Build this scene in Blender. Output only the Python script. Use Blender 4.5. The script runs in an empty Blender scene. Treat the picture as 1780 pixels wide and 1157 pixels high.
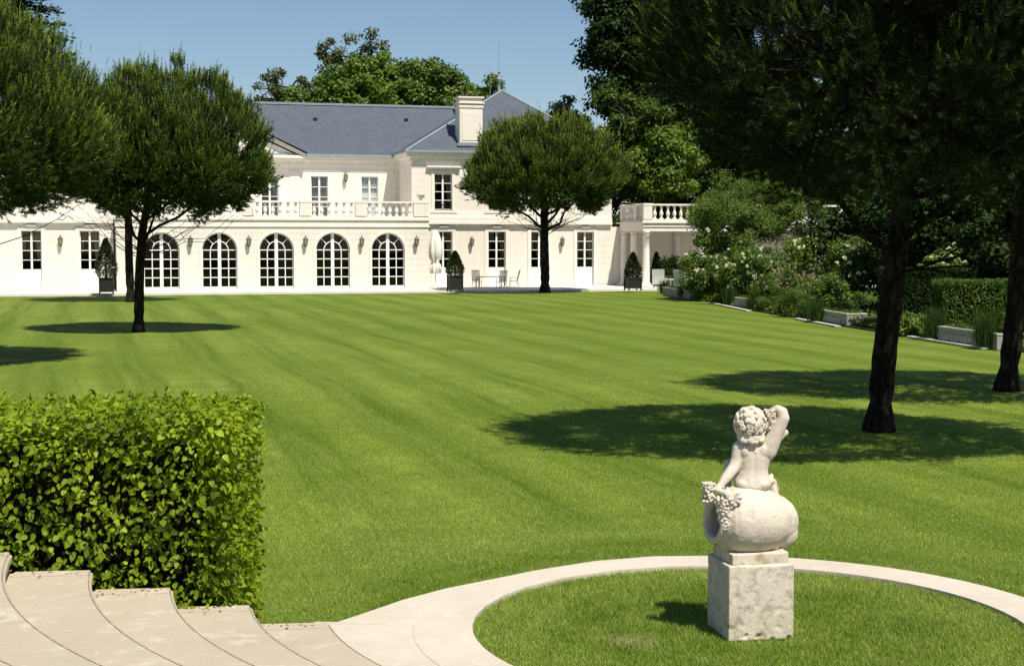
import bpy, bmesh, math, random
import numpy as np
from mathutils import Vector, Matrix, noise
random.seed(4); rng = np.random.default_rng(4)
C = bpy.context.scene.collection
S = bpy.context.scene
R = math.radians
# ---------------------------------------------------------------- camera, sky, sun, exposure
FPX, EYE, HOR = 2600.0, 3.0, 423.0
PITCH = math.atan((578.5 - HOR) / FPX)
cam = bpy.data.objects.new('camera', bpy.data.cameras.new('camera')); C.objects.link(cam)
cam.data.sensor_width = 36; cam.data.lens = 36 * FPX / 1780
cam.data.clip_end = 3000; cam.data.clip_start = .1
cam.location = (0, 0, EYE); cam.rotation_euler = (math.pi / 2 - PITCH, 0, 0)
S.camera = cam
SUN = Vector((-0.314, 0.515, -1.0)).normalized()      # the way the light travels
w = bpy.data.worlds.new('World'); S.world = w; w.use_nodes = True
nt = w.node_tree; bg = nt.nodes['Background']; sky = nt.nodes.new('ShaderNodeTexSky')
sky.sky_type = 'NISHITA'; sky.sun_disc = False
tos = -SUN
sky.sun_elevation = math.asin(tos.z); sky.sun_rotation = math.atan2(tos.x, tos.y)
sky.altitude = 50; sky.air_density = 1.0; sky.dust_density = .15; sky.ozone_density = 3.6
nt.links.new(sky.outputs[0], bg.inputs[0]); bg.inputs[1].default_value = .073
sl = bpy.data.lights.new('sun', 'SUN'); so = bpy.data.objects.new('sun', sl); C.objects.link(so)
sl.energy = 5.0; sl.angle = R(.53); sl.color = (1, .93, .80)
so.rotation_euler = SUN.to_track_quat('-Z', 'Y').to_euler(); so.location = (30, -30, 60)
S.view_settings.view_transform = 'Standard'; S.view_settings.look = 'None'
S.view_settings.exposure = 0.34; S.view_settings.gamma = 1
S.render.engine = 'CYCLES'
S.cycles.max_bounces = 6; S.cycles.transparent_max_bounces = 8
S.cycles.diffuse_bounces = 3; S.cycles.glossy_bounces = 2; S.cycles.transmission_bounces = 4

def ray(px, py):
    a = (px - 890) / FPX; b = (578.5 - py) / FPX
    return Vector((a, math.cos(PITCH) + b * math.sin(PITCH), -math.sin(PITCH) + b * math.cos(PITCH)))
def G(px, py, z=0):                                  # point of the ground plane z
    r = ray(px, py); k = (z - EYE) / r.z
    return Vector((r.x * k, r.y * k, z))
def D(px, py, Y):                                    # point at depth Y
    r = ray(px, py); k = Y / r.y
    return Vector((r.x * k, Y, EYE + r.z * k))
HA = R(15.5); HO = Vector((-5.33, 95.6, 0))          # house frame: s along the front, t into the house
U = Vector((math.cos(HA), math.sin(HA), 0)); NN = Vector((-math.sin(HA), math.cos(HA), 0))
def F(px, py, t=0.0):                                # (s, z) on the facade plane t
    r = ray(px, py); o = Vector((0, 0, EYE)); q = HO + NN * t
    k = (q - o).dot(NN) / r.dot(NN); p = o + r * k - q
    return p.dot(U), p.z + 0.0
def W(s, t, z): 
    v = HO + U * s + NN * t; v.z = z; return v

# ---------------------------------------------------------------- materials
MATS = {}
def mat(name, col, rough=.7, spec=.3, noise=None, bump=None, var=None, metal=0):
    """col base; noise=(scale, colour2, lo, hi); bump=(scale, strength, distance)"""
    m = bpy.data.materials.new(name); m.use_nodes = True; n = m.node_tree; b = n.nodes['Principled BSDF']
    b.inputs['Base Color'].default_value = (*col, 1); b.inputs['Roughness'].default_value = rough
    b.inputs['Specular IOR Level'].default_value = spec; b.inputs['Metallic'].default_value = metal
    tc = n.nodes.new('ShaderNodeTexCoord'); out = None
    if noise:
        for i, (sc, c2, lo, hi) in enumerate(noise if isinstance(noise, list) else [noise]):
            t = n.nodes.new('ShaderNodeTexNoise'); t.inputs['Scale'].default_value = sc; t.inputs['Detail'].default_value = 8
            t.inputs['Roughness'].default_value = .65
            n.links.new(tc.outputs['Object'], t.inputs[0])
            r = n.nodes.new('ShaderNodeMapRange'); r.inputs[1].default_value = lo; r.inputs[2].default_value = hi
            n.links.new(t.outputs[0], r.inputs[0])
            mx = n.nodes.new('ShaderNodeMix'); mx.data_type = 'RGBA'
            n.links.new(r.outputs[0], mx.inputs[0])
            if out is None: mx.inputs[6].default_value = (*col, 1)
            else: n.links.new(out, mx.inputs[6])
            mx.inputs[7].default_value = (*c2, 1); out = mx.outputs[2]
        n.links.new(out, b.inputs[0])
    if bump:
        t = n.nodes.new('ShaderNodeTexNoise'); t.inputs['Scale'].default_value = bump[0]; t.inputs['Detail'].default_value = 8
        n.links.new(tc.outputs['Object'], t.inputs[0]); bp = n.nodes.new('ShaderNodeBump')
        bp.inputs['Strength'].default_value = bump[1]; bp.inputs['Distance'].default_value = bump[2]
        n.links.new(t.outputs[0], bp.inputs['Height']); n.links.new(bp.outputs[0], b.inputs['Normal'])
    MATS[name] = m; return m
def leafmat(name, c1, c2, trans=.3, rough=.45, spec=.35, nscale=.6, c3=None):
    m = bpy.data.materials.new(name); m.use_nodes = True; n = m.node_tree; b = n.nodes['Principled BSDF']
    b.inputs['Roughness'].default_value = rough; b.inputs['Specular IOR Level'].default_value = spec
    g = n.nodes.new('ShaderNodeNewGeometry'); tc = n.nodes.new('ShaderNodeTexCoord')
    t = n.nodes.new('ShaderNodeTexNoise'); t.inputs['Scale'].default_value = nscale; t.inputs['Detail'].default_value = 3
    n.links.new(tc.outputs['Object'], t.inputs[0])
    a = n.nodes.new('ShaderNodeMath'); a.operation = 'ADD'
    r = n.nodes.new('ShaderNodeMapRange'); r.inputs[1].default_value = .35; r.inputs[2].default_value = .65; r.inputs[4].default_value = .55
    n.links.new(t.outputs[0], r.inputs[0]); n.links.new(r.outputs[0], a.inputs[0])
    h = n.nodes.new('ShaderNodeMath'); h.operation = 'MULTIPLY'; h.inputs[1].default_value = .5
    n.links.new(g.outputs['Random Per Island'], h.inputs[0]); n.links.new(h.outputs[0], a.inputs[1])
    cr = n.nodes.new('ShaderNodeValToRGB'); cr.color_ramp.elements[0].color = (*c1, 1); cr.color_ramp.elements[1].color = (*c2, 1)
    if c3:
        e = cr.color_ramp.elements.new(.9); e.color = (*c3, 1); cr.color_ramp.elements[1].position = .75
        cr.color_ramp.elements[1].color = (*c2, 1); cr.color_ramp.elements[2].color = (*c3, 1)
    n.links.new(a.outputs[0], cr.inputs[0]); n.links.new(cr.outputs[0], b.inputs[0])
    tr = n.nodes.new('ShaderNodeBsdfTranslucent'); ml = n.nodes.new('ShaderNodeMix'); ml.data_type = 'RGBA'; ml.blend_type = 'MULTIPLY'
    ml.inputs[0].default_value = 1; ml.inputs[7].default_value = (1.5, 1.6, .6, 1); n.links.new(cr.outputs[0], ml.inputs[6])
    n.links.new(ml.outputs[2], tr.inputs[0])
    mx = n.nodes.new('ShaderNodeMixShader'); mx.inputs[0].default_value = trans
    n.links.new(b.outputs[0], mx.inputs[1]); n.links.new(tr.outputs[0], mx.inputs[2])
    n.links.new(mx.outputs[0], n.nodes['Material Output'].inputs[0]); MATS[name] = m; return m

def ashlar(name, col, period, off=0.0, depth=.5):
    """limestone with horizontal joints every `period` m (object z) and soft weathering"""
    m = mat(name, col, .85, .2, [(1.3, tuple(c * .93 for c in col), .35, .7), (14, tuple(c * .88 for c in col), .5, .8)])
    n = m.node_tree; b = n.nodes['Principled BSDF']; src = b.inputs[0].links[0].from_socket
    tc = n.nodes.new('ShaderNodeTexCoord'); sp = n.nodes.new('ShaderNodeSeparateXYZ'); n.links.new(tc.outputs['Object'], sp.inputs[0])
    a = n.nodes.new('ShaderNodeMath'); a.operation = 'ADD'; a.inputs[1].default_value = off; n.links.new(sp.outputs[2], a.inputs[0])
    d = n.nodes.new('ShaderNodeMath'); d.operation = 'DIVIDE'; d.inputs[1].default_value = period; n.links.new(a.outputs[0], d.inputs[0])
    f = n.nodes.new('ShaderNodeMath'); f.operation = 'FRACT'; n.links.new(d.outputs[0], f.inputs[0])
    l = n.nodes.new('ShaderNodeMath'); l.operation = 'LESS_THAN'; l.inputs[1].default_value = .03 / period; n.links.new(f.outputs[0], l.inputs[0])
    mu = n.nodes.new('ShaderNodeMath'); mu.operation = 'MULTIPLY'; mu.inputs[1].default_value = depth; n.links.new(l.outputs[0], mu.inputs[0])
    mx = n.nodes.new('ShaderNodeMix'); mx.data_type = 'RGBA'; n.links.new(mu.outputs[0], mx.inputs[0])
    n.links.new(src, mx.inputs[6]); mx.inputs[7].default_value = (col[0] * .62, col[1] * .57, col[2] * .5, 1)
    n.links.new(mx.outputs[2], b.inputs[0]); return m

STONE = (.77, .72, .645)
mat('render_wall', STONE, .85, .2, [(.7, (.735, .68, .60), .38, .7), (9, (.71, .65, .565), .52, .8)])
ashlar('ashlar', STONE, .40)
def streak(name, c2, amt):
    n = MATS[name].node_tree; b = n.nodes['Principled BSDF']; src = b.inputs[0].links[0].from_socket
    tc = n.nodes.new('ShaderNodeTexCoord'); mp = n.nodes.new('ShaderNodeMapping'); mp.inputs['Scale'].default_value = (2.6, 2.6, .22); n.links.new(tc.outputs['Object'], mp.inputs[0])
    t = n.nodes.new('ShaderNodeTexNoise'); t.inputs['Scale'].default_value = 1.4; t.inputs['Detail'].default_value = 7; t.inputs['Roughness'].default_value = .7; n.links.new(mp.outputs[0], t.inputs[0])
    r = n.nodes.new('ShaderNodeMapRange'); r.inputs[1].default_value = .5; r.inputs[2].default_value = .78; r.inputs[4].default_value = amt; n.links.new(t.outputs[0], r.inputs[0])
    x = n.nodes.new('ShaderNodeMix'); x.data_type = 'RGBA'; n.links.new(r.outputs[0], x.inputs[0]); n.links.new(src, x.inputs[6]); x.inputs[7].default_value = (*c2, 1); n.links.new(x.outputs[2], b.inputs[0])
mat('trim_stone', (.80, .755, .69), .8, .2, (3, (.73, .68, .61), .42, .75))
for nm_ in ('render_wall', 'ashlar', 'trim_stone'): streak(nm_, (.56, .50, .41), .42)

mat('white_paint', (.80, .79, .76), .45, .4)
mat('terrace_stone', (.68, .66, .61), .85, .2, [(1.2, (.58, .55, .5), .4, .7), (22, (.55, .52, .46), .5, .75)])
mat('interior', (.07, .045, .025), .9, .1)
mat('curtain', (.60, .52, .36), .9, .1)
mat('sheer_curtain', (.75, .76, .78), .9, .1)
mat('pane_reflection', (.34, .38, .42), .6, .3)
mat('lead', (.26, .31, .33), .6, .4, (5, (.18, .22, .24), .4, .7))
mat('iron', (.012, .012, .012), .5, .4)
mat('lantern_metal', (.06, .055, .045), .5, .5)
mat('lantern_glass', (.30, .27, .2), .25, .6)
mat('terracotta', (.075, .045, .035), .8, .2)
mat('fabric_white', (.78, .76, .71), .9, .1, (9, (.68, .66, .6), .45, .7))
mat('fabric_shade', (.62, .58, .5), .9, .1)
mat('teak', (.70, .65, .56), .7, .3)
mat('black_box', (.012, .012, .011), .6, .3, (6, (.03, .028, .022), .4, .7))
mat('trough_stone', (.30, .29, .27), .85, .2, [(4, (.2, .19, .17), .4, .7), (30, (.36, .34, .3), .5, .7)])
mat('trough_edge', (.55, .52, .46), .85, .2, (8, (.38, .36, .31), .4, .7))
mat('soil', (.035, .024, .015), .95, .1, (12, (.07, .05, .03), .4, .7), (30, .8, .05))
mat('twig_and_shade', (.008, .008, .004), .9, .1)  # near black: twig colour with the hedges' inner shade put in
mat('twig_grey', (.10, .08, .06), .9, .1)
# slate
m = mat('slate', (.088, .105, .138), .6, .3, [(1.2, (.112, .13, .16), .35, .7), (26, (.068, .082, .108), .5, .7)])
n = m.node_tree; b = n.nodes['Principled BSDF']; src = b.inputs[0].links[0].from_socket
tc = n.nodes.new('ShaderNodeTexCoord'); br = n.nodes.new('ShaderNodeTexBrick'); mp = n.nodes.new('ShaderNodeMapping')
n.links.new(tc.outputs['Object'], mp.inputs[0]); mp.inputs['Rotation'].default_value = (R(90), 0, 0)
n.links.new(mp.outputs[0], br.inputs[0]); br.inputs['Scale'].default_value = 1; br.inputs['Brick Width'].default_value = .25; br.inputs['Row Height'].default_value = .14
br.inputs['Mortar Size'].default_value = .012; br.inputs['Color1'].default_value = (1, 1, 1, 1); br.inputs['Color2'].default_value = (.8, .82, .86, 1); br.inputs['Mortar'].default_value = (.6, .6, .6, 1)
mx = n.nodes.new('ShaderNodeMix'); mx.data_type = 'RGBA'; mx.blend_type = 'MULTIPLY'; mx.inputs[0].default_value = .8
n.links.new(src, mx.inputs[6]); n.links.new(br.outputs[0], mx.inputs[7]); n.links.new(mx.outputs[2], b.inputs[0])
# glass: see-through with a reflection
def glass(name, tint, refl):
    m = bpy.data.materials.new(name); m.use_nodes = True; n = m.node_tree; n.nodes.remove(n.nodes['Principled BSDF'])
    a = n.nodes.new('ShaderNodeBsdfTransparent'); a.inputs[0].default_value = (*tint, 1)
    g = n.nodes.new('ShaderNodeBsdfGlossy'); g.inputs['Roughness'].default_value = .03
    x = n.nodes.new('ShaderNodeMixShader'); fr = n.nodes.new('ShaderNodeFresnel'); fr.inputs[0].default_value = refl
    n.links.new(fr.outputs[0], x.inputs[0]); n.links.new(a.outputs[0], x.inputs[1]); n.links.new(g.outputs[0], x.inputs[2])
    n.links.new(x.outputs[0], n.nodes['Material Output'].inputs[0]); MATS[name] = m
glass('glass', (.8, .8, .76), 1.5)
glass('glass_bright', (.82, .85, .86), 2.3)
# statue stone
m = mat('statue_stone', (.62, .555, .465), .85, .25, [(2.5, (.54, .48, .39), .4, .7), (11, (.42, .37, .30), .54, .70), (60, (.42, .37, .29), .58, .72)], (70, .35, .01))
m = mat('pedestal_stone', (.64, .59, .50), .9, .2, [(3, (.56, .50, .39), .4, .65), (13, (.36, .30, .22), .5, .66), (42, (.30, .25, .18), .57, .68)], (60, .28, .006))
# paving of steps and ring
mat('step_stone', (.47, .405, .32), .85, .2, [(.8, (.40, .345, .265), .35, .65), (5, (.56, .50, .42), .54, .72), (45, (.34, .29, .22), .55, .75)], (55, .3, .01))
mat('ring_stone', (.57, .515, .44), .85, .2, [(.9, (.50, .445, .37), .35, .65), (7, (.60, .55, .48), .52, .72), (60, (.42, .37, .30), .55, .75)], (60, .25, .008))
# bark
def bark(name, c1, c2, sc):
    m = bpy.data.materials.new(name); m.use_nodes = True; n = m.node_tree; b = n.nodes['Principled BSDF']
    b.inputs['Roughness'].default_value = .9; b.inputs['Specular IOR Level'].default_value = .15
    tc = n.nodes.new('ShaderNodeTexCoord'); mp = n.nodes.new('ShaderNodeMapping'); mp.inputs['Scale'].default_value = (sc, sc, sc * .35)
    n.links.new(tc.outputs['Object'], mp.inputs[0])
    v = n.nodes.new('ShaderNodeTexVoronoi'); v.feature = 'DISTANCE_TO_EDGE'; v.inputs['Scale'].default_value = 1.0
    no = n.nodes.new('ShaderNodeTexNoise'); no.inputs['Scale'].default_value = 2.2; no.inputs['Detail'].default_value = 8
    ad = n.nodes.new('ShaderNodeMix'); ad.data_type = 'VECTOR'; ad.inputs[0].default_value = .62
    n.links.new(mp.outputs[0], no.inputs[0]); n.links.new(mp.outputs[0], ad.inputs[4]); n.links.new(no.outputs['Color'], ad.inputs[5])
    n.links.new(ad.outputs[1], v.inputs[0])
    cr = n.nodes.new('ShaderNodeMapRange'); cr.inputs[1].default_value = 0; cr.inputs[2].default_value = .35; n.links.new(v.outputs['Distance'], cr.inputs[0])
    mx = n.nodes.new('ShaderNodeMix'); mx.data_type = 'RGBA'; n.links.new(cr.outputs[0], mx.inputs[0])
    mx.inputs[6].default_value = (*c1, 1); mx.inputs[7].default_value = (*c2, 1)
    m2 = n.nodes.new('ShaderNodeMix'); m2.data_type = 'RGBA'; m2.blend_type = 'MULTIPLY'; m2.inputs[0].default_value = .7
    n.links.new(mx.outputs[2], m2.inputs[6]); n.links.new(no.outputs[0], m2.inputs[7]); n.links.new(m2.outputs[2], b.inputs[0])
    bp = n.nodes.new('ShaderNodeBump'); bp.inputs['Strength'].default_value = 1; bp.inputs['Distance'].default_value = .05
    n.links.new(cr.outputs[0], bp.inputs['Height']); n.links.new(bp.outputs[0], b.inputs['Normal']); MATS[name] = m
bark('pine_bark', (.010, .008, .006), (.075, .056, .042), 17)
bark('smooth_bark', (.03, .025, .02), (.12, .10, .08), 6)
# foliage
leafmat('needles', (.016, .036, .005), (.058, .094, .013), .14, .5, .2, 1.1, (.14, .19, .028))
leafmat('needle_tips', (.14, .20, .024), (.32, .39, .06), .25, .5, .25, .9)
leafmat('needle_tips_near', (.055, .095, .012), (.15, .21, .03), .2, .5, .25, .9)
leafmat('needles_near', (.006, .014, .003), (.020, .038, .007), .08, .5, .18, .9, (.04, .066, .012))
leafmat('hedge_leaf', (.050, .095, .005), (.245, .335, .018), .38, .5, .18, 3.0, (.38, .45, .04))
leafmat('leaf_bright', (.06, .115, .012), (.17, .25, .03), .35, .5, .3, .35)
leafmat('leaf_mid', (.040, .086, .012), (.135, .205, .028), .3, .5, .3, .35)
leafmat('leaf_mid2', (.026, .058, .009), (.095, .145, .019), .32, .5, .25, .35)
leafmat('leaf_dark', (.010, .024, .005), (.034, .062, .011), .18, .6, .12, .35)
leafmat('leaf_olive', (.05, .07, .02), (.12, .14, .05), .3, .5, .3, .5)
leafmat('leaf_tamarisk', (.055, .10, .018), (.17, .24, .045), .35, .55, .2, .5)
leafmat('leaf_topiary', (.010, .022, .006), (.04, .065, .02), .1, .35, .5, 2)
leafmat('grass_tall', (.02, .05, .008), (.06, .11, .02), .3, .5, .3, 2)
leafmat('dry_leaf', (.08, .05, .02), (.28, .18, .08), .1, .8, .1, 4)
leafmat('petal', (.70, .62, .56), (.85, .82, .78), .3, .7, .1, 4)
leafmat('petal_pink', (.32, .25, .20), (.55, .46, .38), .3, .7, .1, 4)
# lawn with mowing stripes; the same colour field feeds the turf sheet and the blades
PATCH = G(1098, 1112)[:2]
def turf(name, blade):
    m = bpy.data.materials.new(name); m.use_nodes = True; n = m.node_tree; b = n.nodes['Principled BSDF']; L = n.links.new
    b.inputs['Roughness'].default_value = .85 if not blade else .6; b.inputs['Specular IOR Level'].default_value = .12 if not blade else .2
    def mth(op, a=None, bb=None, v0=0., v1=0.):
        q = n.nodes.new('ShaderNodeMath'); q.operation = op; q.inputs[0].default_value = v0; q.inputs[1].default_value = v1
        if a: L(a, q.inputs[0])
        if bb: L(bb, q.inputs[1])
        return q.outputs[0]
    def mixc(f, a, c2, bt='MIX'):
        q = n.nodes.new('ShaderNodeMix'); q.data_type = 'RGBA'; q.blend_type = bt
        if isinstance(f, float): q.inputs[0].default_value = f
        else: L(f, q.inputs[0])
        for k, v in ((6, a), (7, c2)):
            if isinstance(v, tuple): q.inputs[k].default_value = (*v, 1)
            else: L(v, q.inputs[k])
        return q.outputs[2]
    tc = n.nodes.new('ShaderNodeTexCoord'); sp = n.nodes.new('ShaderNodeSeparateXYZ'); L(tc.outputs['Object'], sp.inputs[0])
    def nz(scale, detail=4, vec=None, rough=.6):
        q = n.nodes.new('ShaderNodeTexNoise'); q.inputs['Scale'].default_value = scale; q.inputs['Detail'].default_value = detail; q.inputs['Roughness'].default_value = rough
        L(vec or tc.outputs['Object'], q.inputs[0]); return q.outputs[0]
    def mr(f, lo, hi, a=0., c=1.):
        q = n.nodes.new('ShaderNodeMapRange'); q.inputs[1].default_value = lo; q.inputs[2].default_value = hi; q.inputs[3].default_value = a; q.inputs[4].default_value = c
        L(f, q.inputs[0]); return q.outputs[0]
    X, Y = sp.outputs[0], sp.outputs[1]
    wob = mth('MULTIPLY', nz(.07, 2), v1=1.1)
    al = mth('ADD', mth('ADD', X, mth('MULTIPLY', Y, v1=.285)), wob)            # across the mower's lanes
    dx = mth('ADD', X, v1=-1.86); dy = mth('ADD', Y, v1=-11.55)
    rad = mth('ADD', mth('SQRT', mth('ADD', mth('MULTIPLY', dx, dx), mth('MULTIPLY', dy, dy))), wob)
    near = mr(rad, 6.2, 3.6)
    far_ = mth('SUBTRACT', None, near, v0=1.)
    def lanes(c): 
        a = mr(mth('SINE', mth('MULTIPLY', c, v1=2 * math.pi / 2.1)), -.5, .5); b2 = mr(mth('SINE', mth('MULTIPLY', c, v1=2 * math.pi / .7)), -.7, .7); return a, b2
    a1, a2 = lanes(al); r1, r2 = lanes(rad)
    big = mr(nz(.07, 3), .38, .62); patch = mr(nz(.45, 4), .35, .68); mid = mr(nz(1.6, 5), .35, .7)
    def streaks(c, along, k1, k2):
        cb = n.nodes.new('ShaderNodeCombineXYZ'); L(mth('MULTIPLY', c, v1=k1), cb.inputs[0]); L(mth('MULTIPLY', along, v1=k2), cb.inputs[1]); return mr(nz(1.0, 5, cb.outputs[0], .65), .32, .68)
    s1 = streaks(al, Y, 2.6, .10); s3 = streaks(mth('ADD', Y, mth('MULTIPLY', X, v1=-.15)), X, 2.2, .22); s2 = streaks(rad, mth('ARCTAN2', dy, dx), 3.5, 2.0)
    fine = mr(nz(60, 6, None, .75), .3, .7)
    c = mixc(mth('MULTIPLY', mth('MULTIPLY', a1, mth('ADD', mth('MULTIPLY', patch, v1=.55), v1=.45)), far_), (.100, .158, .009), (.292, .352, .054))
    c = mixc(mth('MULTIPLY', mth('MULTIPLY', a2, far_), v1=.22), c, (.105, .165, .012))
    c = mixc(mth('MULTIPLY', mth('MULTIPLY', r1, near), v1=.75), c, (.245, .305, .058))
    c = mixc(mth('MULTIPLY', mth('MULTIPLY', s1, far_), v1=.72), c, (.360, .415, .092))
    c = mixc(mth('MULTIPLY', mth('MULTIPLY', s2, near), v1=.6), c, (.330, .370, .105))
    c = mixc(mth('MULTIPLY', s3, v1=.28), c, (.100, .168, .010))
    c = mixc(mth('MULTIPLY', big, v1=.40), c, (.085, .158, .007))
    c = mixc(mth('MULTIPLY', mid, v1=.28), c, (.085, .145, .009))
    pdx = mth('ADD', X, v1=-PATCH[0]); pdy = mth('MULTIPLY', mth('ADD', Y, v1=-PATCH[1]), v1=1.3)
    pm = mth('MULTIPLY', mr(mth('ADD', mth('SQRT', mth('ADD', mth('MULTIPLY', pdx, pdx), mth('MULTIPLY', pdy, pdy))), mth('MULTIPLY', nz(9, 4), v1=.5)), .52, .28), mr(nz(40, 4), .42, .6))
    c = mixc(pm, c, (.40, .31, .22))
    if not blade:
        gr = mr(nz(14, 6, None, .7), .35, .65); c = mixc(mth('MULTIPLY', gr, v1=.34), c, (.062, .110, .006)); c = mixc(mth('MULTIPLY', fine, v1=.6), c, (.045, .08, .005)); L(c, b.inputs[0])
        bp = n.nodes.new('ShaderNodeBump'); bp.inputs['Strength'].default_value = .5; bp.inputs['Distance'].default_value = .03
        L(nz(75, 5), bp.inputs['Height']); L(bp.outputs[0], b.inputs['Normal'])
    else:
        g = n.nodes.new('ShaderNodeNewGeometry'); v = mr(g.outputs['Random Per Island'], 0, 1, 1.15, 2.3)
        cb = n.nodes.new('ShaderNodeCombineXYZ')
        for k in range(3): L(v, cb.inputs[k])
        c = mixc(1., c, cb.outputs[0], 'MULTIPLY'); dry = mr(g.outputs['Random Per Island'], .9, .93); c = mixc(mth('MULTIPLY', dry, v1=.6), c, (.46, .42, .22))
        L(c, b.inputs[0]); tr = n.nodes.new('ShaderNodeBsdfTranslucent'); L(c, tr.inputs[0]); mx = n.nodes.new('ShaderNodeMixShader'); mx.inputs[0].default_value = .35
        L(b.outputs[0], mx.inputs[1]); L(tr.outputs[0], mx.inputs[2]); L(mx.outputs[0], n.nodes['Material Output'].inputs[0])
    MATS[name] = m
turf('lawn', False); turf('grass_blade', True)

# ---------------------------------------------------------------- builders
def link(o, parent=None):
    C.objects.link(o)
    if parent: o.parent = parent
    return o
def tag(o, label=None, cat=None, group=None, kind=None):
    if label: o['label'] = label
    if cat: o['category'] = cat
    if group: o['group'] = group
    if kind: o['kind'] = kind
    return o
def thing(name, label, cat, loc=(0, 0, 0), rz=0, group=None):
    o = bpy.data.objects.new(name, None); o.empty_display_size = .3; C.objects.link(o)
    o.location = loc; o.rotation_euler = (0, 0, rz); return tag(o, label, cat, group)
class MB:
    def __init__(s): s.v = []; s.f = []
    def add(s, vs, fs):
        k = len(s.v); s.v += [tuple(v) for v in vs]; s.f += [tuple(i + k for i in f) for f in fs]; return s
    def box(s, a, b2):
        x0, y0, z0 = a; x1, y1, z1 = b2
        return s.add([(x0, y0, z0), (x1, y0, z0), (x1, y1, z0), (x0, y1, z0), (x0, y0, z1), (x1, y0, z1), (x1, y1, z1), (x0, y1, z1)],
                     [(0, 3, 2, 1), (4, 5, 6, 7), (0, 1, 5, 4), (1, 2, 6, 5), (2, 3, 7, 6), (3, 0, 4, 7)])
    def lathe(s, prof, c=(0, 0, 0), n=12):
        vs = []; fs = []
        for r, z in prof:
            for i in range(n):
                a = 2 * math.pi * i / n; vs.append((c[0] + r * math.cos(a), c[1] + r * math.sin(a), c[2] + z))
        for j in range(len(prof) - 1):
            for i in range(n): fs.append((j * n + i, j * n + (i + 1) % n, (j + 1) * n + (i + 1) % n, (j + 1) * n + i))
        fs.append(tuple(range(n - 1, -1, -1))); fs.append(tuple((len(prof) - 1) * n + i for i in range(n)))
        return s.add(vs, fs)
    def tube(s, pts, rads, n=6):
        pts = [Vector(p) for p in pts]; vs = []; fs = []
        up = Vector((0.12, .31, .94))
        for j, p in enumerate(pts):
            d = (pts[min(j + 1, len(pts) - 1)] - pts[max(j - 1, 0)]).normalized()
            a = d.cross(up); 
            if a.length < .1: a = d.cross(Vector((1, 0, 0)))
            a.normalize(); b2 = d.cross(a)
            for i in range(n):
                t = 2 * math.pi * i / n; vs.append(p + (a * math.cos(t) + b2 * math.sin(t)) * rads[j])
        for j in range(len(pts) - 1):
            for i in range(n): fs.append((j * n + i, (j + 1) * n + i, (j + 1) * n + (i + 1) % n, j * n + (i + 1) % n))
        fs.append(tuple(range(n))); fs.append(tuple((len(pts) - 1) * n + i for i in range(n - 1, -1, -1)))
        return s.add(vs, fs)
    def prism(s, poly, d):                       # polygon (3D points) swept by vector d
        n = len(poly); d = Vector(d); vs = [Vector(p) for p in poly] + [Vector(p) + d for p in poly]
        fs = [tuple(range(n)), tuple(range(2 * n - 1, n - 1, -1))] + [(i, i + n, (i + 1) % n + n, (i + 1) % n) for i in range(n)]
        return s.add(vs, fs)
    def build(s, name, m, parent=None, smooth=False, bevel=0):
        me = bpy.data.meshes.new(name); me.from_pydata(s.v, [], s.f); me.update()
        bm = bmesh.new(); bm.from_mesh(me); bmesh.ops.recalc_face_normals(bm, faces=bm.faces)
        if bevel: bmesh.ops.bevel(bm, geom=[e for e in bm.edges if e.is_manifold and e.calc_face_angle(0) > .6], offset=bevel, segments=2, affect='EDGES', profile=.6)
        bm.to_mesh(me); bm.free()
        if smooth: me.shade_smooth()
        me.materials.append(MATS[m]); return link(bpy.data.objects.new(name, me), parent)
def fast_mesh(name, V, Fc, m, parent=None):
    me = bpy.data.meshes.new(name); nv, (nf, k) = len(V), Fc.shape
    me.vertices.add(nv); me.vertices.foreach_set('co', V.astype(np.float32).ravel())
    me.loops.add(nf * k); me.loops.foreach_set('vertex_index', Fc.astype(np.int32).ravel())
    me.polygons.add(nf); me.polygons.foreach_set('loop_start', np.arange(0, nf * k, k, dtype=np.int32))
    me.update(calc_edges=True); me.materials.append(MATS[m])
    return link(bpy.data.objects.new(name, me), parent)
def unit(a): return a / np.maximum(np.linalg.norm(a, axis=-1, keepdims=True), 1e-9)
def rdir(n): return unit(rng.normal(size=(n, 3)))
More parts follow.
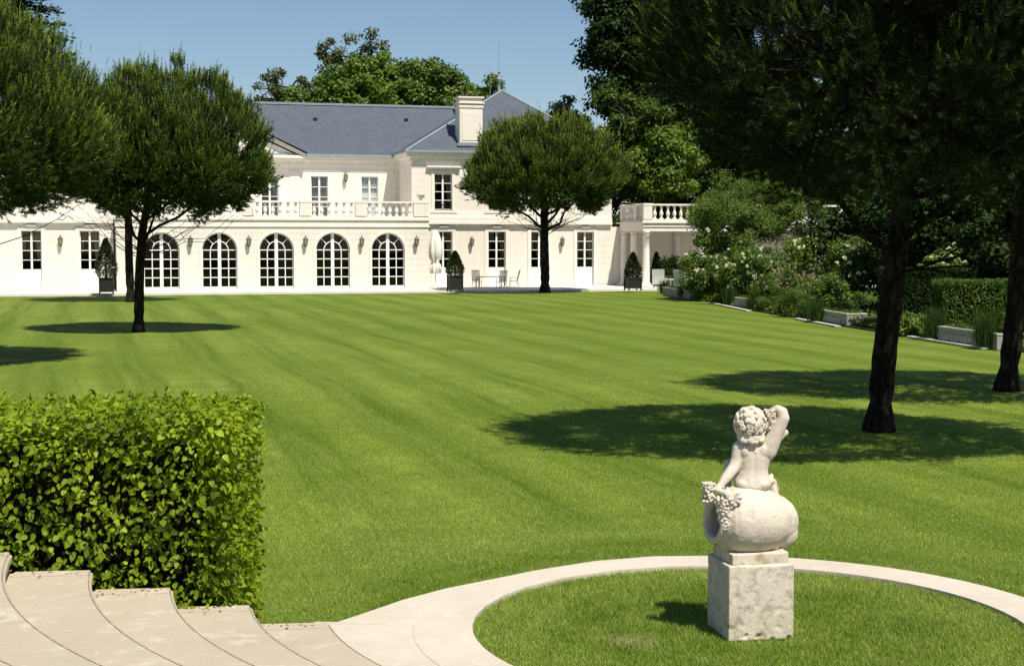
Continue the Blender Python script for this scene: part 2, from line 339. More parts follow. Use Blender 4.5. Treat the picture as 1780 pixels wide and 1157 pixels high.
def leaves(name, P, Dr, Nr, Ln, Wd, m, parent=None, shape='rhomb', curl=.0):
    n = len(P); Dr = unit(Dr); Sd = unit(np.cross(Dr, Nr)); Nr = np.cross(Sd, Dr)
    Ln = np.broadcast_to(np.asarray(Ln, float), (n,))[:, None]; Wd = np.broadcast_to(np.asarray(Wd, float), (n,))[:, None]
    if shape == 'needle':
        V = np.stack([P - Sd * Wd / 2, P + Sd * Wd / 2, P + Dr * Ln], 1); Fc = np.arange(n * 3).reshape(n, 3)
    elif shape == 'rhomb':
        V = np.stack([P, P + Dr * Ln * .45 + Sd * Wd / 2, P + Dr * Ln, P + Dr * Ln * .45 - Sd * Wd / 2], 1); Fc = np.arange(n * 4).reshape(n, 4)
    else:                                        # folded oval leaf with a midrib, drooping tip
        dn = Nr * Ln
        V = np.stack([P, P + Dr * Ln * .28 + Sd * Wd * .5 + dn * .05, P + Dr * Ln * .62 + Sd * Wd * .42, P + Dr * Ln * .97 - dn * .16,
                      P + Dr * Ln * .62 - Sd * Wd * .42, P + Dr * Ln * .28 - Sd * Wd * .5 + dn * .05, P + Dr * Ln * .45 - dn * .07], 1)
        idx = np.array([(0, 6, 2, 1), (6, 3, 3, 2), (0, 5, 4, 6), (6, 4, 3, 3)])
        V2 = V.reshape(-1, 3); base = (np.arange(n) * 7)[:, None, None]
        q = np.array([(0, 6, 1), (1, 6, 2), (2, 6, 3), (0, 5, 6), (5, 4, 6), (4, 3, 6)])
        return fast_mesh(name, V2, (base + q[None]).reshape(-1, 3), m, parent)
    return fast_mesh(name, V.reshape(-1, 3), Fc, m, parent)

def limb_path(a, b2, sag=.0, k=5, j=.05):
    a = Vector(a); b2 = Vector(b2); pts = []
    for i in range(k + 1):
        f = i / k; p = a.lerp(b2, f); p.z += sag * math.sin(f * math.pi) * (b2 - a).length
        if 0 < i < k: p += Vector([random.uniform(-j, j) * (b2 - a).length for _ in range(3)])
        pts.append(p)
    return pts

# ---- pine: umbrella crown of upright shoots
def pine(label, base, trunk_w, cc, rad, nclump, clump_r, nshoot, nneed, nl, nw, sl, m='needles', fork=None, zcut=-.55, seed=1, lean=(0, 0), bare=14, taper=0.):
    global rng; rng = np.random.default_rng(seed); random.seed(seed)
    t = thing('pine_tree', label, 'pine tree', base, 0, 'umbrella pines on the lawn')
    bx, by, _ = base; cc = np.array(cc) - np.array([bx, by, 0.]); low = rad[3] if len(rad) > 3 else rad[2]; rad = np.array(rad[:3], float)
    def sh(v):
        v = np.array(v, float); k = 1 - taper * max(0, v[2]); return v * np.array([rad[0] * k, rad[1] * k, rad[2] if v[2] > 0 else low])
    zf = fork
    top = Vector((cc[0], cc[1], cc[2] + rad[2] * .25))
    # trunk
    pts = []; rs = []; K = 14
    for i in range(K + 1):
        f = i / K; z = f * zf
        x = lean[0] * f + .022 * math.sin(f * 5 + seed); y = lean[1] * f
        pts.append((x, y, z)); rs.append(trunk_w / 2 * (1.28 - .5 * min(1, f * 5) ** .5 if f < .2 else 1.0 - .18 * f) * (1 + .04 * math.sin(i * 2.7)))
    rs[0] = trunk_w / 2 * 1.38; rs[1] = trunk_w / 2 * 1.12; pts.insert(1, (pts[0][0], pts[0][1], .12)); rs.insert(1, trunk_w / 2 * 1.25); K += 1
    endp = Vector(pts[-1]); 
    for i in range(1, 6):
        f = i / 5; pts.append(endp.lerp(top, f) + Vector((random.uniform(-.1, .1), random.uniform(-.1, .1), 0))); rs.append(rs[K] * (1 - .75 * f))
    mb = MB().tube(pts, rs, 14); mb.build('trunk', 'pine_bark', t, True)
    # clumps: shell plus inner
    cl = []; ns_ = int(nclump * .74); ga = math.pi * (3 - 5 ** .5)
    for i in range(ns_):                             # even shell, lightly jittered
        z = zcut + (1 - zcut) * (i + .5) / ns_; r_ = math.sqrt(max(0, 1 - z * z)); a = i * ga
        d = np.array([r_ * math.cos(a), r_ * math.sin(a), z]) + rng.normal(size=3) * .05
        w2 = 1 + .05 * math.sin(3 * math.atan2(d[1], d[0]) + seed) + .04 * math.sin(7 * math.atan2(d[1], d[0]) + 2 * seed + 3 * d[2]) + .10 * noise.noise(Vector(d) * 2.6 + Vector((seed, 0, 0))) + .12 * noise.noise(Vector(d) * 5.2 + Vector((0, seed, 0))) + rng.uniform(-.08, .03)
        cl.append(cc + sh(unit(d)) * (1 - clump_r * .8 / rad.mean()) * w2)
    while len(cl) < nclump:
        d = rdir(1)[0]
        if d[2] > zcut: cl.append(cc + sh(d) * rng.uniform(.2, .72))
    cl = np.array(cl)
    br = MB()
    order = sorted(range(len(cl)), key=lambda i: cl[i][2])
    hubs = []
    nh = 13
    for i in range(nh):
        a = i * 2.4 + seed; f = .30 + .25 * random.random()
        h = Vector((cc[0] + rad[0] * f * 1.15 * math.cos(a), cc[1] + rad[1] * f * 1.15 * math.sin(a), cc[2] + rad[2] * (-.38 * low / rad[2] + .5 * i / nh)))
        z0 = zf - .5 + (i / nh) * (top.z - zf) * .8
        st = endp.lerp(top, max(0, (z0 - zf) / (top.z - zf))) if z0 > zf else Vector((endp.x, endp.y, z0))
        br.tube(limb_path(st, h, -.06, 5, .04), [trunk_w * .16 * (1 - .1 * k) for k in range(6)], 7); hubs.append(h)
    for c_ in cl:
        c2 = Vector(c_); h = min(hubs, key=lambda q: (q - c2).length + (1.5 if q.z > c2.z + .2 else 0))
        br.tube(limb_path(h, c2, -.04, 4, .05), [trunk_w * .062 * (1 - .15 * k) for k in range(5)], 5)
    for i in range(bare):                            # dead twigs below the crown
        a = random.uniform(0, 2 * math.pi); r_ = random.uniform(.45, .85)
        e = Vector((cc[0] + rad[0] * r_ * math.cos(a), cc[1] + rad[1] * r_ * math.sin(a), cc[2] - low * random.uniform(.55, .95)))
        st = Vector((endp.x, endp.y, zf - random.uniform(.1, .9)))
        P_ = limb_path(st, e, -.08, 5, .05); br.tube(P_, [trunk_w * .05 * (1 - .15 * k) for k in range(6)], 5)
        for k in range(3):
            q = P_[random.randint(2, 5)]; br.tube(limb_path(q, q + Vector((random.uniform(-.6, .6), random.uniform(-.6, .6), random.uniform(-.35, .3))), 0, 3, .1), [trunk_w * .02] * 4, 4)
    br.build('branches', 'pine_bark', t, True)
    # shoots
    n = nclump * nshoot
    csz = np.repeat(rng.uniform(.65, 1.25, (len(cl), 1)), nshoot, 0); ci = np.repeat(cl, nshoot, 0); off = rdir(n) * (rng.random((n, 1)) ** .4) * clump_r * csz * np.array([1, 1, .75])
    P = ci + off; out = unit((P - cc) / rad)
    out[:, 2] = np.maximum(out[:, 2], -.25)
    lowf = np.clip((cc[2] + .15 * rad[2] - P[:, 2:]) / (low * .8), 0, 1); Dr = unit(out * (.38 + .75 * lowf) + off / clump_r * .18 + np.array([0, 0, 1.0]) * (1 - .72 * lowf) + rng.normal(size=(n, 3)) * (.17 + .15 * lowf))
    shortf = 1 - .35 * lowf
    sl_ = sl * rng.uniform(.6, 1.25, (n, 1)) * np.where((rng.random((n, 1)) < .06) & (P[:, 2:] > cc[2] + .2 * rad[2]), 1.9, 1.) * shortf
    # needles
    k = nneed
    Pn = np.repeat(P, k, 0); Dn = np.repeat(Dr, k, 0); S_ = np.repeat(sl_, k, 0)
    f = rng.random((n * k, 1)) ** .8
    rd = rdir(n * k); rd = unit(rd - (rd * Dn).sum(1, keepdims=True) * Dn)
    ND = unit(Dn * (.45 + .55 * f) + rd * rng.uniform(.55, 1.15, (n * k, 1)))
    NP = Pn + Dn * S_ * f
    leaves('foliage', NP, ND, rdir(n * k), nl * rng.uniform(.7, 1.15, n * k), nw, m, t, 'needle')
    # pale new growth on the upper outer shoots, its colour brightened for sunlit tops
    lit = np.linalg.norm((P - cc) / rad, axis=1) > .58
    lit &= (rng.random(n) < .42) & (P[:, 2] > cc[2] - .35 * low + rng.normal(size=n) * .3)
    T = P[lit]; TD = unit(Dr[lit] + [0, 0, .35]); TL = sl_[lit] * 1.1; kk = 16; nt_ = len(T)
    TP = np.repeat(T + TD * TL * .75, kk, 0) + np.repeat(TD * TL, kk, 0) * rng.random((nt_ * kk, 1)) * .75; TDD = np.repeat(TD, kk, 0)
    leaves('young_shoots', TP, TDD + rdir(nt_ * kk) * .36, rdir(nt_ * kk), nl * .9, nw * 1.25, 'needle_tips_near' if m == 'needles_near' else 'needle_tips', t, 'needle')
    return t

# ---- broadleaf tree / shrub
def tree(name, label, cat, base, cc, rad, nclump, clump_r, nleaf, ll, m, trunk_w=.5, group=None, seed=1, zcut=-.8, fl=None, twigs='smooth_bark', rough=.12, up=.3, limbs=True, inner=.25, aspect=.62, shape='rhomb', fln=200, fls=.12):
    global rng; rng = np.random.default_rng(seed); random.seed(seed)
    t = thing(name, label, cat, base, 0, group)
    cc = np.array(cc, float) - np.array([base[0], base[1], base[2] if len(base) > 2 else 0.]); rad = np.array(rad, float)
    cl = []; cs = []
    while len(cl) < nclump:
        d = rdir(1)[0]
        if d[2] < zcut: continue
        f = rng.uniform(.6, .95) if rng.random() > inner else rng.uniform(.1, .6)
        a = math.atan2(d[1], d[0])
        w2 = 1 + rough * math.sin(3 * a + seed + 2 * d[2]) + rough * .8 * math.sin(5 * a + 4 * d[2] + 2 * seed)
        cl.append(cc + d * rad * f * w2); cs.append(clump_r * rng.uniform(.6, 1.3))
    cl = np.array(cl); cs = np.array(cs)
    if limbs:
        hub = Vector((cc[0], cc[1], max(cc[2] - rad[2] * .55, .3)))
        tr = MB().tube(limb_path((0, 0, -.1), hub, 0, 6, .015), [trunk_w / 2 * (1.3 if k == 0 else 1 - .07 * k) for k in range(7)], 10)
        tr.build('trunk', twigs, t, True)
        br = MB(); hubs = []
        for i in range(9):
            a = i * 2.4; h = Vector((cc[0] + rad[0] * .45 * math.cos(a), cc[1] + rad[1] * .45 * math.sin(a), cc[2] + rad[2] * (-.35 + .9 * i / 9)))
            br.tube(limb_path(hub, h, .05, 4, .06), [trunk_w * .24 * (1 - .15 * k) for k in range(5)], 6); hubs.append(h)
        for c_ in cl:
            c2 = Vector(c_); h = min(hubs, key=lambda q: (q - c2).length)
            br.tube(limb_path(h, c2, .03, 3, .07), [trunk_w * .08 * (1 - .2 * k) for k in range(4)], 4)
        br.build('branches', twigs, t, True)
    n = nclump * nleaf
    ci = np.repeat(cl, nleaf, 0); r_ = np.repeat(cs, nleaf)[:, None]
    off = rdir(n) * rng.random((n, 1)) ** .45 * r_ * np.array([1, 1, .7])
    P = ci + off
    P[:, 2] = np.maximum(P[:, 2], .04)
    Nr = unit(off / r_ + np.array([0, 0, up + .5]) + rng.normal(size=(n, 3)) * .55)
    leaves('foliage', P, unit(np.cross(Nr, rdir(n)) + np.array([0, 0, -.25])), Nr, ll * rng.uniform(.6, 1.25, n), ll * aspect * rng.uniform(.7, 1.2, n), m, t, shape)
    if fl:
        outs = cl[(cl[:, 1] < cc[1] + rad[1] * .2)]
        q = outs[rng.integers(0, len(outs), fln)]; d = rdir(fln); d[:, 1] = -abs(d[:, 1]); d[:, 2] = abs(d[:, 2]) * .8
        fp = q + unit(d) * clump_r * 1.02; fp[:, 2] = np.maximum(fp[:, 2], .15)
        if fln > 100:
            k = 7; FP = np.repeat(fp, k, 0); dd = unit(np.repeat(d, k, 0) * .7 + rdir(fln * k))
            o = leaves('blossom', FP, dd, rdir(fln * k), fls, fls * .8, fl, t, 'rhomb'); o['kind'] = 'stuff'
        else:
            k = 11; dd = rdir(k) + np.array([0, -.5, .2]); fo = leaves('flower', np.zeros((k, 3)), dd, rdir(k), fls * .8, fls * .75, fl, t, 'rhomb')
            for q_i, p in enumerate(fp):
                o = fo if q_i == 0 else fo.copy()
                if q_i: C.objects.link(o); o.parent = t
                o.location = p; o.rotation_euler = (random.uniform(-.5, .5), random.uniform(-.5, .5), random.uniform(-.8, .8)); sc_ = random.uniform(.8, 1.5); o.scale = (sc_,) * 3
    return t

# ================================================================ SETTING
CX, CY, RI, RO = 1.86, 11.55, 2.17, 2.63
g = MB().add([(-900, -300, -.02), (900, -300, -.02), (900, 1500, -.02), (-900, 1500, -.02)], [(0, 1, 2, 3)])
tag(g.build('lawn', 'lawn'), kind='structure')
# ring path with its flare towards the steps
def arc(r, a0, a1, k, z): return [(CX + r * math.cos(R(a0 + (a1 - a0) * i / k)), CY + r * math.sin(R(a0 + (a1 - a0) * i / k)), z) for i in range(k + 1)]
outer = [(-1.407, 11.6), (-1.17, 11.97), (-.918, 12.38), (-.57, 12.8), (-.205, 13.13), (.22, 13.52), (.8, 13.93), (1.35, 14.13)]
outer = outer[:1] + outer[1:] + [(CX + RO * math.cos(R(a)), CY + RO * math.sin(R(a))) for a in range(84, -181, -6)]
r0 = MB(); zt = .022
# quad strip between the outer outline and the inner circle, matched by angle
no = len(outer); vs = []
inn = []
for (x, y) in outer:
    a = math.atan2(y - CY, x - CX); inn.append((CX + RI * math.cos(a), CY + RI * math.sin(a)))
for i in range(no):
    vs += [(*outer[i], zt), (*inn[i], zt), (*outer[i], -.04), (*inn[i], -.04)]
fs = []
for i in range(no):
    j = (i + 1) % no; a, b2 = i * 4, j * 4
    fs += [(a, b2, b2 + 1, a + 1), (a, a + 2, b2 + 2, b2), (a + 1, b2 + 1, b2 + 3, a + 3)]
r0.add(vs, fs)
# landing between the ring and the lowest step
rp = MB(); vs = []
for a in range(178, 363, 4): vs += [(CX + 3.42 * math.cos(R(a)), CY + 3.42 * math.sin(R(a)), zt - .004), (CX + (RI + .1) * math.cos(R(a)), CY + (RI + .1) * math.sin(R(a)), zt - .004)]
rp.add(vs, [(2 * i, 2 * i + 2, 2 * i + 3, 2 * i + 1) for i in range(len(vs) // 2 - 1)])
tag(r0.build('ring_path', 'ring_stone'), kind='structure')
tag(rp.build('landing_path', 'ring_stone'), kind='structure')
# curved steps descending to the ring
YE = 11.1; RIS = .145; NST = 9; SX, SY = 2.35, 12.1
mat('nosing_shade_wear', (.22, .175, .12), .9, .15, (20, (.38, .32, .24), .45, .7))  # dark tread-edge line: rounded edge's shade and worn stain put into the colour
RAD0 = [3.86 + .575 * i for i in range(NST)]
def yend(x): return YE + (min(x, -1.37) + 1.37) * .10
def arc_pts(r):
    a0 = math.pi - math.asin(max(-1, (YE - SY) / r))
    for _ in range(6): a0 = math.pi - math.asin(max(-1, min(1, (yend(SX + r * math.cos(a0)) - SY) / r)))
    return [(SX + r * math.cos(a0 + (3 * math.pi - 2 * a0) * i / 96), SY + r * math.sin(a0 + (3 * math.pi - 2 * a0) * i / 96)) for i in range(97)]
st_ = MB(); nos = MB(); bc = MB()
for i, r in enumerate(RAD0):
    z = RIS * (i + 1); r2 = RAD0[i + 1] if i + 1 < NST else 16.5
    rings = [(arc_pts(r - .014), z - .014), (arc_pts(r + .004), z), (arc_pts(r2 + .03), z), (arc_pts(r - .014), z - .055), (arc_pts(r + .012), z - .06), (arc_pts(r + .012), -.1), (arc_pts(r2 + .03), -.1)]
    vs = [(x, y, zz) for pts, zz in rings for (x, y) in pts]; k = 97; fs = []
    for j in range(k - 1):
        for p_, q_ in ((0, 1), (1, 2), (3, 0), (4, 3), (5, 4)): fs.append((p_ * k + j, p_ * k + j + 1, q_ * k + j + 1, q_ * k + j))
    for e in (0, k - 1): fs.append(tuple(q * k + e for q in (0, 1, 2, 6, 5, 4, 3)))
    st_.add(vs, fs)
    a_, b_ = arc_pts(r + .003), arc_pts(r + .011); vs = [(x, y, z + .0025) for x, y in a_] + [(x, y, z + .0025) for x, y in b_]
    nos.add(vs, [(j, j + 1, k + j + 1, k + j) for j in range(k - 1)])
    xa, xb = arc_pts(r2)[0][0] + .03, arc_pts(r)[0][0] - .0
    q = [(xa, yend(xa) - .13), (xb + .012, yend(xb) - .13), (xb - .01, yend(xb) + .02), (xa, yend(xa) + .02)]
    bc.prism([(x, y, z - .03) for x, y in q], (0, 0, .04))
tag(st_.build('stone_steps', 'step_stone'), kind='structure')
tag(nos.build('step_nosing_shade_wear', 'nosing_shade_wear'), kind='structure')
tag(bc.build('step_border', 'step_stone', bevel=.004), kind='structure')

# terrace before the house
TZ = .1
def terr(s, t, z): return tuple(W(s, t, z))
tp = MB()
tz = [(-60, -3.7), (15.1, -4.1), (16.2, -2.5), (60, -2.5)]
top_ = [terr(s, t, TZ) for s, t in tz] + [terr(60, 14, TZ), terr(-60, 14, TZ)]
tp.prism(top_, (0, 0, -.2))
tag(tp.build('terrace', 'terrace_stone'), kind='structure')
# planting bed on the right
edge = [(9.9, 97.5), (9.8, 88), (10.2, 76), (10.45, 70), (10.9, 65.6), (11.5, 60.5), (12.0, 54.5), (12.7, 49), (13.4, 43.2), (14.6, 40.5), (17.2, 31), (19.5, 22)]
bp_ = [(x, y, .03) for x, y in edge] + [(60, 22, .03), (60, 97.5, .03)]
tag(MB().prism(bp_, (0, 0, -.1)).build('planting_bed', 'soil'), kind='structure')
def curb(a, b2):
    a = Vector((*a, 0)); b2 = Vector((*b2, 0)); d = (b2 - a); nrm = Vector((-d.y, d.x, 0)).normalized()
    return MB().prism([a - nrm * .11, b2 - nrm * .11, b2 + nrm * .11, a + nrm * .11], (0, 0, .045))
eb = MB()
for a, b2 in (((9.35, 88.6), (9.75, 83.2)), ((10.05, 74.6), (10.5, 66.2)), ((11.3, 59.4), (11.75, 53.8)), ((12.75, 47.9), (13.45, 42.4))):
    q = curb(a, b2); eb.add(q.v, q.f)
tag(eb.build('stone_edging', 'trough_edge'), kind='structure')

# ================================================================ HOUSE
house = thing('mansion', 'long cream limestone mansion with slate roofs, arched ground floor gallery and balustraded terrace', 'mansion', HO, HA)
mirror_s = 2 * F(474, 450, 0)[0]
sL, sR = F(203, 450, 0)[0], F(745, 450, 0)[0]
zfl = TZ
TR, TM = 4.6, 9.0                                     # planes of the pavilions and of the main upper wall
z_slab = F(745, 380.5, 0)[1]
z_rail = F(740, 350.5, 0)[1]
z_cor = F(745, 395, 0)[1]
def wall(mb, s0, s1, z0, z1, t, th, ops):
    """front wall between s0 and s1, ops = (centre, width, zb, zt, arched)"""
    x = s0
    for (c_, w_, zb, zt_, ar) in sorted(ops):
        a, b2 = c_ - w_ / 2, c_ + w_ / 2
        if a > x: mb.box((x, t, z0), (a, t + th, z1))
        if zb > z0 + .01: mb.box((a, t, z0), (b2, t + th, zb))
        if not ar: mb.box((a, t, zt_), (b2, t + th, z1))
        else:
            r = w_ / 2; zs = zt_ - r; k = 20
            P_ = [(c_ - r * math.cos(math.pi * i / k), zs + r * math.sin(math.pi * i / k)) for i in range(k + 1)]
            for i in range(k):
                (xa, za), (xb, zb2) = P_[i], P_[i + 1]
                mb.add([(xa, t, za), (xb, t, zb2), (xb, t, z1), (xa, t, z1), (xa, t + th, za), (xb, t + th, zb2), (xb, t + th, z1), (xa, t + th, z1)],
                       [(0, 1, 2, 3), (7, 6, 5, 4), (0, 4, 5, 1), (3, 2, 6, 7)])
        x = b2
    if x < s1: mb.box((x, t, z0), (s1, t + th, z1))
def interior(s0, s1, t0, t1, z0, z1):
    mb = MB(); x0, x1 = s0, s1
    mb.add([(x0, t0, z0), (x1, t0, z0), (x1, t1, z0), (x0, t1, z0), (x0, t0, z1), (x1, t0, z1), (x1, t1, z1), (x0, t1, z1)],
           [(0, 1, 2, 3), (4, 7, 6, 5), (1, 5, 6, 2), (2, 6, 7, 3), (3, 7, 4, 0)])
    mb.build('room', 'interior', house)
def curtain(c_, w_, z0, z1, t, m, parent, amp=.035, name='curtain', k=14, taper=0):
    mb = MB(); vs = []
    for i in range(k + 1):
        x = -w_ / 2 + w_ * i / k; y = t + amp * math.sin(i * 2.1)
        vs += [(c_ + x * (1 - taper), y, z0), (c_ + x, y, z1)]
    mb.add(vs, [(2 * i, 2 * i + 2, 2 * i + 3, 2 * i + 1) for i in range(k)]); return mb.build(name, m, parent)
def french(name, c_, w_, zb, zt_, t, panel, rows, cols=2, arch=False, gl='glass', cur=None, fr=.06, bal=False):
    """pair of glazed leaves: frame mesh with pane, curtain and painted reflection children; local coords of the house"""
    mb = MB(); f = fr; tt = .07; r = w_ / 2; zs = zt_ - r if arch else zt_
    a, b2 = c_ - w_ / 2, c_ + w_ / 2
    mb.box((a, t, zb), (a + f, t + tt, zs)); mb.box((b2 - f, t, zb), (b2, t + tt, zs))
    mb.box((a + f, t, zb), (b2 - f, t + tt, zb + .12))
    cw = .20 if arch else .12
    mb.box((c_ - cw / 2, t - .01, zb + .12), (c_ + cw / 2, t + tt, zt_ - (f if not arch else .05)))
    if not arch: mb.box((a + f, t, zt_ - f), (b2 - f, t + tt, zt_))
    zg = zb + .12
    if panel:
        mb.box((a + f, t + .012, zg), (c_ - cw / 2, t + .05, zb + panel)); mb.box((c_ + cw / 2, t + .012, zg), (b2 - f, t + .05, zb + panel))
        for u0, u1 in ((a + f + .09, c_ - cw / 2 - .09), (c_ + cw / 2 + .09, b2 - f - .09)):
            mb.box((u0, t + .002, zg + .1), (u1, t + .012, zb + panel - .12))
        zg = zb + panel
    bar = .040 if not arch else .054
    for i in range(0 if panel else 1, rows + (1 if arch else 0)):
        z = zg + (zs - f * (not arch) - zg) * i / rows
        mb.box((a + f, t + .01, z - bar / 2), (c_ - cw / 2, t + .05, z + bar / 2)); mb.box((c_ + cw / 2, t + .01, z - bar / 2), (b2 - f, t + .05, z + bar / 2))
    if cols == 4:
        for x in ((a + f + c_ - cw / 2) / 2, (b2 - f + c_ + cw / 2) / 2): mb.box((x - bar / 2, t + .013, zb + .12), (x + bar / 2, t + .047, zs))
    if not panel and not arch: pass
    if arch:
        k = 20
        for (r1, r2) in ((r, r - f), (r * .53, r * .53 - bar)):
            for i in range(k):
                if r1 < r and i in (9, 10): pass
                t0, t1 = math.pi * i / k, math.pi * (i + 1) / k
                q = [(c_ - r1 * math.cos(t0), zs + r1 * math.sin(t0)), (c_ - r1 * math.cos(t1), zs + r1 * math.sin(t1)), (c_ - r2 * math.cos(t1), zs + r2 * math.sin(t1)), (c_ - r2 * math.cos(t0), zs + r2 * math.sin(t0))]
                mb.prism([(x, t + (.0 if r1 == r else .012), z) for x, z in q], (0, tt if r1 == r else .036, 0))
        for an in (45, 135):
            ca, sa = math.cos(R(an)), math.sin(R(an)); d = Vector((-sa, 0, ca)) * bar / 2
            p0 = Vector((c_ + r * .53 * ca, t + .014, zs + r * .53 * sa)); p1 = Vector((c_ + (r - f) * ca, t + .014, zs + (r - f) * sa))
            mb.prism([p0 + d, p1 + d, p1 - d, p0 - d], (0, .03, 0))
    o = mb.build(name, 'white_paint', house)
    if arch: poly = [(a, t + .03, zb), (b2, t + .03, zb)] + [(c_ + r * math.cos(math.pi * i / 20), t + .03, zs + r * math.sin(math.pi * i / 20)) for i in range(21)]
    else: poly = [(a + f * .5, t + .03, zg - .02), (b2 - f * .5, t + .03, zg - .02), (b2 - f * .5, t + .03, zt_ - .02), (a + f * .5, t + .03, zt_ - .02)]
    MB().add(poly, [tuple(range(len(poly)))]).build('glass_pane', gl, o)
    if cur == 'drape':
        h = zt_ - zg
        curtain(c_ - w_ * .31, w_ * .42, zg + h * .75, zt_, t + .2, 'curtain', o, name='curtain')
        curtain(c_ + w_ * .25, w_ * .52, zg + h * .75, zt_, t + .2, 'curtain', o, name='curtain')
        curtain(c_ - w_ * .40, w_ * .24, zg + h * .45, zg + h * .75, t + .2, 'curtain', o, taper=.3, name='curtain')
        curtain(c_ + w_ * .36, w_ * .30, zg + h * .22, zg + h * .75, t + .2, 'curtain', o, taper=.5, name='curtain')
    elif cur == 'cafe':
        h = zt_ - zg
        curtain(c_, w_, zg + .02, zg + h * .60, t + .07, 'sheer_curtain', o, .01); curtain(c_, w_, zg + h * .55, zt_, t + .12, 'pane_reflection', o, .01)  # blue-grey upper sheet: the panes' reflection put into colour, no real curtain
    elif cur == 'tone':
        pass
    return o
def surround(mb, c_, w_, zb, zt_, t, fw=.22, pr=.05, head=True):
    a, b2 = c_ - w_ / 2, c_ + w_ / 2
    mb.box((a - fw, t - pr, zb), (a, t + .02, zt_)); mb.box((b2, t - pr, zb), (b2 + fw, t + .02, zt_))
    mb.box((a - fw, t - pr, zt_), (b2 + fw, t + .02, zt_ + fw))

# --- arched gallery (front block)
zarch = F(579, 404.5, 0)[1]; acs = [F(x, 450, 0)[0] for x in (281, 382, 481, 579, 675)]
aw = F(704, 450, 0)[0] - F(646, 450, 0)[0]
mb = MB()
wall(mb, sL, sR, zfl, z_cor, 0, .45, [(c_, aw, zfl + .12, zarch, True) for c_ in acs])
mb.box((sL, .45, zfl), (sL + .4, TM - .01, z_cor)); mb.box((sR - .4, .45, zfl), (sR, TR - .01, z_cor))
mb.build('gallery_wall', 'ashlar', house)
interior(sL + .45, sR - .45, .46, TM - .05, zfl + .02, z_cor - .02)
mb = MB()
for c_ in acs:                                        # arch mouldings: slim raised band
    r1, r2, zs = aw / 2 + .13, aw / 2, zarch - aw / 2; k = 24
    for i in range(k):
        t0, t1 = math.pi * i / k, math.pi * (i + 1) / k
        q = [(c_ - ra * math.cos(tt_), zs + ra * math.sin(tt_)) for ra, tt_ in ((r1, t0), (r1, t1), (r2, t1), (r2, t0))]
        mb.prism([(x, -.045, z) for x, z in q], (0, .05, 0))
    mb.box((c_ - r1, -.045, zfl + .02), (c_ - r2, .005, zs)); mb.box((c_ + r2, -.045, zfl + .02), (c_ + r1, .005, zs))
mb.build('arch_moulding', 'trim_stone', house)
for i, c_ in enumerate(acs):
    french('arched_door', c_, aw - .02, zfl + .12, zarch - .01, .2, 0, 4, 4, True, 'glass')
# terrace slab, cornice
mb = MB()
mb.box((sL - .12, -.12, z_cor + .42), (sR + .12, TM, z_slab)); mb.box((sL - .03, -.03, z_cor + .07), (sR + .03, TM - .01, z_cor + .419)); mb.box((sL - .075, -.075, z_cor), (sR + .075, TM - .02, z_cor + .069))
mb.build('terrace_cornice', 'trim_stone', house)
# balustrade
BAL = [(.15, 0), (.15, .04), (.07, .13), (.06, .17), (.125, .29), (.135, .37), (.105, .5), (.055, .62), (.05, .68), (.10, .74), (.05, .80), (.12, .86), (.14, .92)]
def balustrade(parent, s0, s1, t0, dirn, piers, z0, z1, name='balustrade', pw=.5, n_per=7, along='s'):
    h = z1 - z0; rail = .12; foot = .16
    mb = MB()
    def bx(a, b2, w_, za, zb):
        if along == 's': mb.box((a, t0 - w_ / 2, za), (b2, t0 + w_ / 2, zb))
        else: mb.box((t0 - w_ / 2, a, za), (t0 + w_ / 2, b2, zb))
    bx(s0, s1, .30, z0, z0 + foot); bx(s0, s1, .34, z1 - rail, z1)
    for p in piers:
        bx(p[0], p[1], .38, z0 + foot + .001, z1 - rail - .001)
        bx(p[0] - .02, p[1] + .02, .42, z1 - rail + .001, z1 + .03)
    o = mb.build(name, 'trim_stone', parent)
    hb = h - rail - foot; prof = [(r, z / .92 * hb) for r, z in BAL]
    me = None
    for a, b2 in zip(piers[:-1], piers[1:]):
        L_ = b2[0] - a[1]; k = max(1, round(L_ / .44))
        for i in range(k):
            c_ = a[1] + L_ * (i + .5) / k
            if me is None:
                q = MB().lathe(prof, (0, 0, 0), 12).build('baluster', 'trim_stone', o, True); me = q
            else: q = me.copy(); C.objects.link(q); q.parent = o
            q.location = (c_, t0, z0 + foot) if along == 's' else (t0, c_, z0 + foot)
    return o
pier_px = [(719, 745), (617.8, 637.4), (521, 540), (422, 441), (323, 342), (204, 230)]
piers = sorted((F(a, 365, 0)[0], F(b2, 365, 0)[0]) for a, b2 in pier_px)
balustrade(house, sL, sR, .12, 1, piers, z_slab, z_rail)

# --- pavilion blocks (right as measured, left mirrored) and the main upper wall
z_str_b, z_str_t = F(900, 390, TR)[1], F(900, 378, TR)[1]     # string course
z_eaveR = F(900, 270, TR)[1]
sP1 = F(1062, 450, TR)[0]; sPL = F(716, 330, TR)[0]
dw = .033 * 0 + (F(785, 450, TR)[0] - F(757, 450, TR)[0]) * 1.1
door_s = [F(x, 450, TR)[0] for x in (771, 864, 938, 1017.5)]
zd_t = F(900, 402.5, TR)[1]; panel_h = F(900, 466, TR)[1] - zfl
zu_b, zu_t = F(770, 366, TR)[1], F(770, 302, TR)[1]
up_s = [F(770.5, 330, TR)[0], F(864, 330, TR)[0], F(1017.5, 330, TR)[0]]
def roofpoly(mb, pts): mb.add(pts, [tuple(range(len(pts)))])
mbW, mbT = MB(), MB()
def pil(a, b2): return MB().box(a, b2).build('corner_pilaster', 'ashlar', house)

